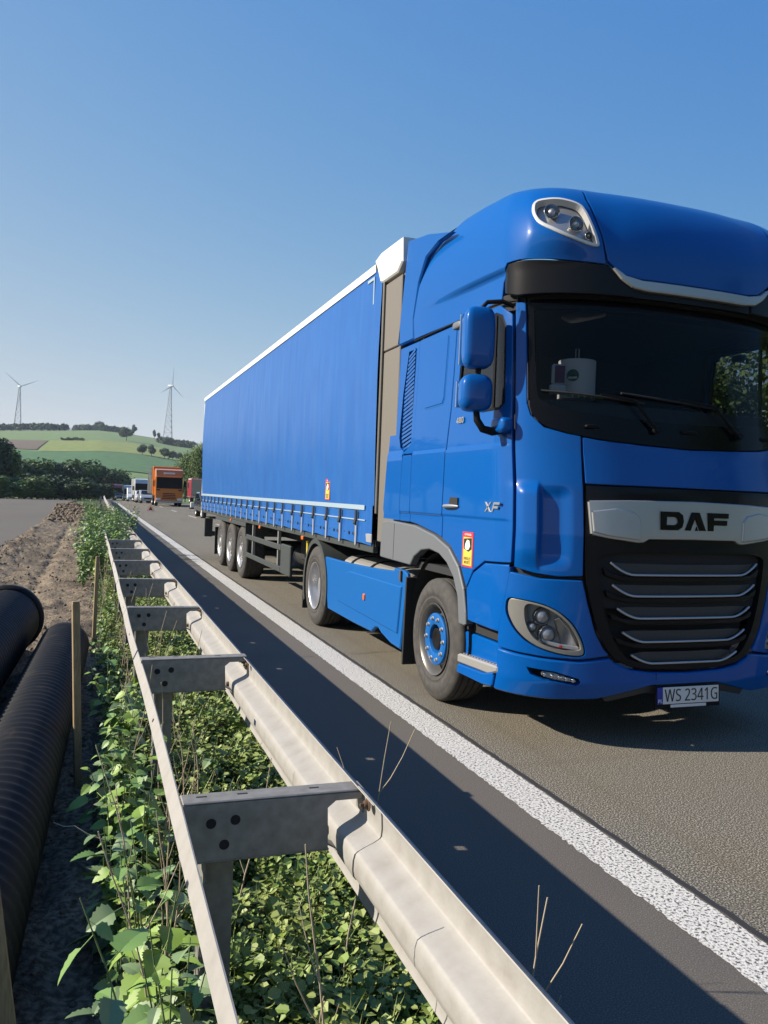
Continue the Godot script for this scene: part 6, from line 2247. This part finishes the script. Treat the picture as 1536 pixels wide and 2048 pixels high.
func make_far():
	crowns = [crown_mesh(1, 5200, 0.075, 0.95, 26), crown_mesh(2, 5200, 0.075, 1.0, 30), crown_mesh(3, 3400, 0.09, 0.9, 18), crown_mesh(4, 24000, 0.024, 1.0, 44), crown_mesh(5, 420, 0.2, 0.9, 9)]
	# belt of trees beyond the closed carriageway
	var T = [[-0.112, 118, 9.5, 8, 0], [-0.098, 122, 8.0, 7, 1], [-0.086, 150, 7.6, 8, 2], [-0.072, 150, 7.2, 8, 0], [-0.058, 156, 7.8, 8, 1], [-0.044, 158, 7.4, 8, 2], [-0.030, 160, 8.0, 8, 0], [-0.016, 164, 8.4, 9, 1], [-0.002, 188, 9.2, 10, 2], [0.012, 205, 9.6, 10, 0], [0.022, 212, 8.6, 9, 1], [0.034, 222, 8.2, 9, 2]]
	for t in T:
		var z = -float(t[1])
		make_tree("broadleaf_tree", ("tall dark tree standing forward of the belt, under the red board" if t[1] < 130 else ("lighter green tree in the belt beyond the closed carriageway" if t[4] == 1 else "dark broadleaf tree in the belt beyond the closed carriageway")), Vector3(t[0] * t[1], gy(z) - 0.2, z), t[2], t[3], t[4], M.crown_dark if t[4] != 1 else M.crown_mid, "tree belt beyond the closed carriageway", 0.12)
	for i in 22:
		var u = -0.115 + i * 0.0062
		var d = (112.0 if i < 4 else 138.0) + rr(-5, 5) + (40.0 if u > -0.005 else 0.0)
		make_tree("bush", ("dark bush at the foot of the tree belt beyond the closed carriageway" if i % 3 else "lighter green bush at the foot of the tree belt"), Vector3(u * d, gy(-d) - 0.3, -d), rr(3.0, 4.6), rr(5.0, 7.0), [0, 2][i % 2], M.crown_dark if i % 3 else M.crown_mid, "bushes under the tree belt", 0.0)
	for i in 14:
		var u = 0.045 + i * 0.0085
		var d = 262.0 + rr(-18, 25)
		make_tree("broadleaf_tree", "mid green tree on the slope behind the queue of trucks", Vector3(u * d, gy(-d) - 0.3, -d), rr(5.5, 8.5), rr(7, 9), i % 3, M.crown_mid if i % 3 else M.crown_dark, "trees behind the queue", 0.1)
	for a in [[15.2, -122.0, 9.5], [18.5, -131.0, 10.5], [16.5, -146.0, 9.0], [21.0, -112.0, 10.0]]:
		make_tree("broadleaf_tree", "sunlit bright green tree rising beside the rear of the blue trailer", Vector3(a[0], -0.4, a[1]), a[2], a[2] * 0.85, 3, M.crown_mid, "sunlit trees across the road", 0.1)
	for i in 15:
		var z = -98.0 + i * 10.5
		make_tree("broadleaf_tree", "roadside tree growing past the far edge of the road", Vector3(18.5 + rr(-1.5, 2.5), -0.3, z + rr(-2, 2)), rr(8.5, 11.0), rr(7.0, 9.0), 3 if i > 5 else i % 3, M.crown_mid, "trees along the far side of the road", 0.14)
	for i in 9:
		var z = -128.0 + i * 9.0
		make_tree("broadleaf_tree", "tree of the left hand belt, past the closed carriageway", Vector3(-22.0 - (i % 3) * 5.0 - i * 1.5, -0.3, z), rr(8.0, 11.0), rr(7.0, 9.0), i % 3, M.crown_mid if i % 2 else M.crown_dark, "trees past the closed carriageway", 0.12)
	# hill
	make_wood("dark wooded crest on the left shoulder of the hill", -0.135, -0.030, 905.0, 7.5, 100, M.crown_dark)
	make_wood("dark wood crowning the top of the hill", -0.022, 0.034, 1010.0, 7.5, 76, M.crown_dark)
	make_wood("dark hedge wood on the right shoulder below the turbine", 0.072, 0.11, 760.0, 6.5, 40, M.crown_dark, 12.0)
	make_wood("thin hedge line across the middle of the hill", -0.036, -0.012, 640.0, 2.6, 18, M.crown_dark, 6.0)
	make_wood("distant forest band beyond the right end of the hill", 0.10, 0.4, 1250.0, 16.0, 110, M.crown_dark, 60.0)
	for a in [[0.0055, 1000.0, 11.5, 17.0, "bushy tree sticking out above the wooded hilltop"], [0.0353, 690.0, 11.5, 13.5, "large round dark tree alone on the upper field"], [0.0435, 900.0, 11.0, 7.0, "narrow conifer on the crest right of the hilltop wood"], [0.0665, 850.0, 10.0, 5.0, "slim conifer on the crest near the right turbine"], [0.0715, 850.0, 8.0, 5.0, "short conifer on the crest beside a slim one"], [0.0537, 512.0, 7.0, 8.5, "spreading field tree at the left end of the row"], [0.064, 505.0, 8.0, 6.5, "upright dark field tree second in the row"], [0.079, 503.0, 7.2, 9.0, "broad field tree in the middle of the row"], [0.0885, 503.0, 6.2, 6.5, "small round field tree past the broad one"], [0.0955, 500.0, 5.6, 6.0, "low field tree near the end of the row"], [0.104, 500.0, 5.4, 6.0, "last low field tree of the row"], [0.116, 495.0, 9.0, 8.0, "tall dark tree where the field row meets the roadside green"]]:
		make_tree("field_tree", a[4], hill(a[0], a[1]), a[2], a[3], 2, M.crown_dark, "", 0.12)
	make_turbine("wind turbine on a lattice tower with its blades spread sideways", Vector3(-0.0822 * 1350.0, 147.0, -1350.0), 60.0, 14.5, 0.55, -0.97, 31.0, -0.028)
	make_turbine("wind turbine on a lattice tower with one white blade pointing straight up", Vector3(0.0815 * 1150.0, 141.5, -1150.0), 62.0, 13.5, 0.75, 0.0, 26.0, -0.028)
	# traffic
	var ot = far_truck("orange_truck", "orange truck with dark windscreen leading the queue", Vector3(6.6, 0, -77.0), 0.0, M.orange_paint, 3.45, M.plastic_grey, 3.3, 0.0, "bar")
	var b := B.new()
	b.box(Vector3(-0.05, 2.35, -2.9), Vector3(2.5, 2.7, 0.5), 0.05)
	obj("orange_headboard", b, M.orange_paint, ot)
	b = B.new()
	b.box(Vector3(0.0, 1.9, -7.5), Vector3(2.45, 1.7, 8.0), 0.05)
	obj("load_body", b, M.guard_grey, ot)
	for k in 4:
		b = B.new()
		b.box(Vector3(-1.24, 2.4, -4.2 - k * 2.0), Vector3(0.08, 2.5, 0.16), 0.01)
		obj("stake_post", b, M.orange_paint if k == 0 else M.alu_dull, ot)
	far_truck("white_truck", "white truck just behind the orange one, roof deflector on its cab", Vector3(6.7, gy(-118.0), -118.0), 0.0, M.white_cab, 3.3, M.white_cab, 3.3, 8.0)
	far_truck("small_truck", "small pale truck between the red truck and the white van", Vector3(6.8, gy(-163.0), -163.0), 0.0, M.white_cab, 3.0, M.dark_tarp, 3.2, 7.0)
	far_truck("red_truck", "red truck at the back of the queue behind a dark car", Vector3(5.5, gy(-186.0), -186.0), 0.0, M.red_paint, 3.4, M.red_paint, 3.6, 9.0)
	far_car("white_van", "white van between the small pale truck and the white truck", Vector3(6.1, gy(-136.0), -136.0), 0.0, M.white_cab, true, true)
	far_car("white_car", "white car in front of the white truck", Vector3(5.95, gy(-106.0), -106.0), 0.0, M.white_cab)
	far_car("silver_car", "silver car close behind the orange truck", Vector3(6.0, gy(-97.0), -97.0), 0.0, M.car_silver)
	far_car("dark_car", "dark car with bright headlights ahead of the red truck", Vector3(5.1, gy(-171.0), -171.0), 0.0, M.car_dark)
	far_car("parked_car", "dark blue car half hidden behind the rear of the blue trailer", Vector3(6.85, 0, -47.5), 0.0, M.car_dark)
	# low dark trailer pulled by a red cab on the other carriageway
	var g = thing("tarpaulin_truck", "dark grey tarpaulin truck with a red cab across the road", "truck", Vector3(12.0, 0, -88.0))
	b = B.new()
	b.box(Vector3(0, 1.85, 0), Vector3(2.4, 1.75, 18.0), 0.05)
	obj("tarpaulin", b, M.dark_tarp, g)
	b = B.new()
	b.box(Vector3(0, 0.82, 0), Vector3(2.4, 0.25, 18.0), 0.03)
	obj("side_board", b, M.void_black, g)
	b = B.new()
	b.box(Vector3(0, 1.75, -11.2), Vector3(2.45, 2.2, 3.4), 0.1)
	obj("cab", b, M.red_paint, g)
	b = B.new()
	b.box(Vector3(-1.228, 2.15, -11.6), Vector3(0.02, 0.7, 1.0), 0.01)
	obj("cab_window", b, M.car_glass, g)
	b = B.new()
	b.box(Vector3(0, 2.88, -11.2), Vector3(2.3, 0.08, 3.0), 0.02)
	obj("cab_roof", b, M.white_paint, g)
	for z in [7.0, 5.6, -5.0, -10.8]: 
		for s in [-1.0, 1.0]: far_wheel(g, Vector3(s * 1.16, 0.45, z), s, 0.46)
	# warning triangle
	g = thing("warning_triangle", "red warning triangle standing on the road before the orange truck", "warning triangle", Vector3(3.78, 0.02, -58.0))
	for k in 3:
		b = B.new()
		var P = [Vector3(-0.25, 0.04, 0), Vector3(0.25, 0.04, 0), Vector3(0, 0.47, 0)]
		b.bar(P[k], P[(k + 1) % 3], 0.02, 0.075, Vector3(0, 0, 1))
		obj("reflector_bar", b, M.sticker_red, g)
	b = B.new()
	b.face([Vector3(-0.15, 0.09, -0.006), Vector3(0.15, 0.09, -0.006), Vector3(0, 0.36, -0.006)], Vector3(0, 0, 1))
	b.prism([Vector2(-0.15, 0.09), Vector2(0.15, 0.09), Vector2(0, 0.36)], -0.02, -0.01)
	obj("centre_panel", b, M.red_plastic, g)
	for s in [-1.0, 1.0]:
		b = B.new()
		b.bar(Vector3(s * 0.22, 0.04, 0), Vector3(s * 0.24, -0.02, 0.12), 0.02, 0.02)
		b.bar(Vector3(s * 0.22, 0.04, 0), Vector3(s * 0.24, -0.02, -0.12), 0.02, 0.02)
		obj("foot", b, M.alu_dull, g)
	# marker post
	g = thing("marker_post", "short white marker block on the road behind the blue trailer", "marker post", Vector3(7.9, 0, -70.0))
	b = B.new()
	b.box(Vector3(0, 0.05, 0), Vector3(0.42, 0.1, 0.42), 0.03)
	obj("foot", b, M.plastic_black, g)
	b = B.new()
	b.box(Vector3(0, 0.34, 0), Vector3(0.28, 0.5, 0.2), 0.05)
	obj("post", b, M.white_paint, g)
	# red board over the trees at the edge
	g = thing("sign_board", "red board on a tall pole above the dark trees", "sign", Vector3(-13.1, 0, -124.0))
	b = B.new()
	b.tube([Vector3(-0.6, -1, 0), Vector3(-0.6, 7.3, 0)], 0.12, 10)
	obj("pole", b, M.tower_steel, g)
	b = B.new()
	b.box(Vector3(-0.1, 8.1, 0), Vector3(1.8, 1.6, 0.25), 0.05)
	obj("board", b, M.red_paint, g)
	b = B.new()
	b.box(Vector3(-0.1, 9.0, 0), Vector3(2.0, 0.14, 0.3), 0.03)
	obj("cap", b, M.white_paint, g)
	b = B.new()
	b.box(Vector3(-0.1, 7.05, 0), Vector3(1.6, 0.45, 0.2), 0.03)
	obj("lower_board", b, M.reflex_tape, g)

func clear_sky() -> ImageTexture:
	# clear air: pale at the horizon, deeper overhead and away from the sun
	var w = 360
	var h = 180
	var im := Image.create(w, h, false, Image.FORMAT_RGBF)
	var to_sun = Vector3(-1.63, 1.0, -0.42).normalized()
	for y in h:
		var el = 90.0 - 180.0 * (y + 0.5) / h
		var e = max(el, 0.0)
		var f = exp(-e / 30.0)
		var k = 1.0 - exp(-e / 14.0)
		for x in w:
			var az = TAU * (x + 0.5) / w
			var d = Vector3(sin(az) * cos(deg_to_rad(el)), sin(deg_to_rad(el)), -cos(az) * cos(deg_to_rad(el)))
			var c = min(d.dot(to_sun), 0.85) * k
			var col = Color(exp(-4.72 + 3.954 * f + 1.626 * c), exp(-2.761 + 1.874 * f + 0.679 * c), exp(-1.322 + 0.323 * f + 0.187 * c))
			if el < 0.0: col = col.lerp(Color(0.08, 0.085, 0.07), clamp(-el / 6.0, 0.0, 1.0))
			im.set_pixel(x, y, col)
	return ImageTexture.create_from_image(im)

func _ready():
	rng.seed = 20240611
	var cam := Camera3D.new()
	cam.name = "camera"
	cam.position = Vector3(0.0, 1.6437, 0.0)
	cam.rotation = Vector3(-0.0187, -0.3442, 0.0382)
	cam.fov = 64.33
	cam.near = 0.05
	cam.far = 6000.0
	add_child(cam)
	cam.current = true
	var we := WorldEnvironment.new()
	we.name = "environment"
	var env := Environment.new()
	env.background_mode = Environment.BG_SKY
	var sky := Sky.new()
	var sm := PanoramaSkyMaterial.new()
	sm.panorama = clear_sky()
	sky.sky_material = sm
	env.sky = sky
	env.tonemap_mode = Environment.TONE_MAPPER_LINEAR
	env.tonemap_exposure = 2.0
	env.sdfgi_enabled = true
	env.ssao_enabled = true
	env.ssil_enabled = true
	env.fog_enabled = true
	env.fog_density = 0.00015
	env.fog_light_color = lin(0.27, 0.325, 0.39)
	we.environment = env
	add_child(we)
	var sun := DirectionalLight3D.new()
	sun.name = "sun"
	sun.light_energy = 1.6
	sun.light_color = Color(1.0, 0.955, 0.885)
	sun.light_angular_distance = 0.5
	sun.shadow_enabled = true
	add_child(sun)
	sun.look_at_from_position(Vector3.ZERO, Vector3(1.63, -1.0, 0.42))
	make_materials()
	make_setting()
	make_near()
	make_tractor()
	make_trailer()
	make_far()
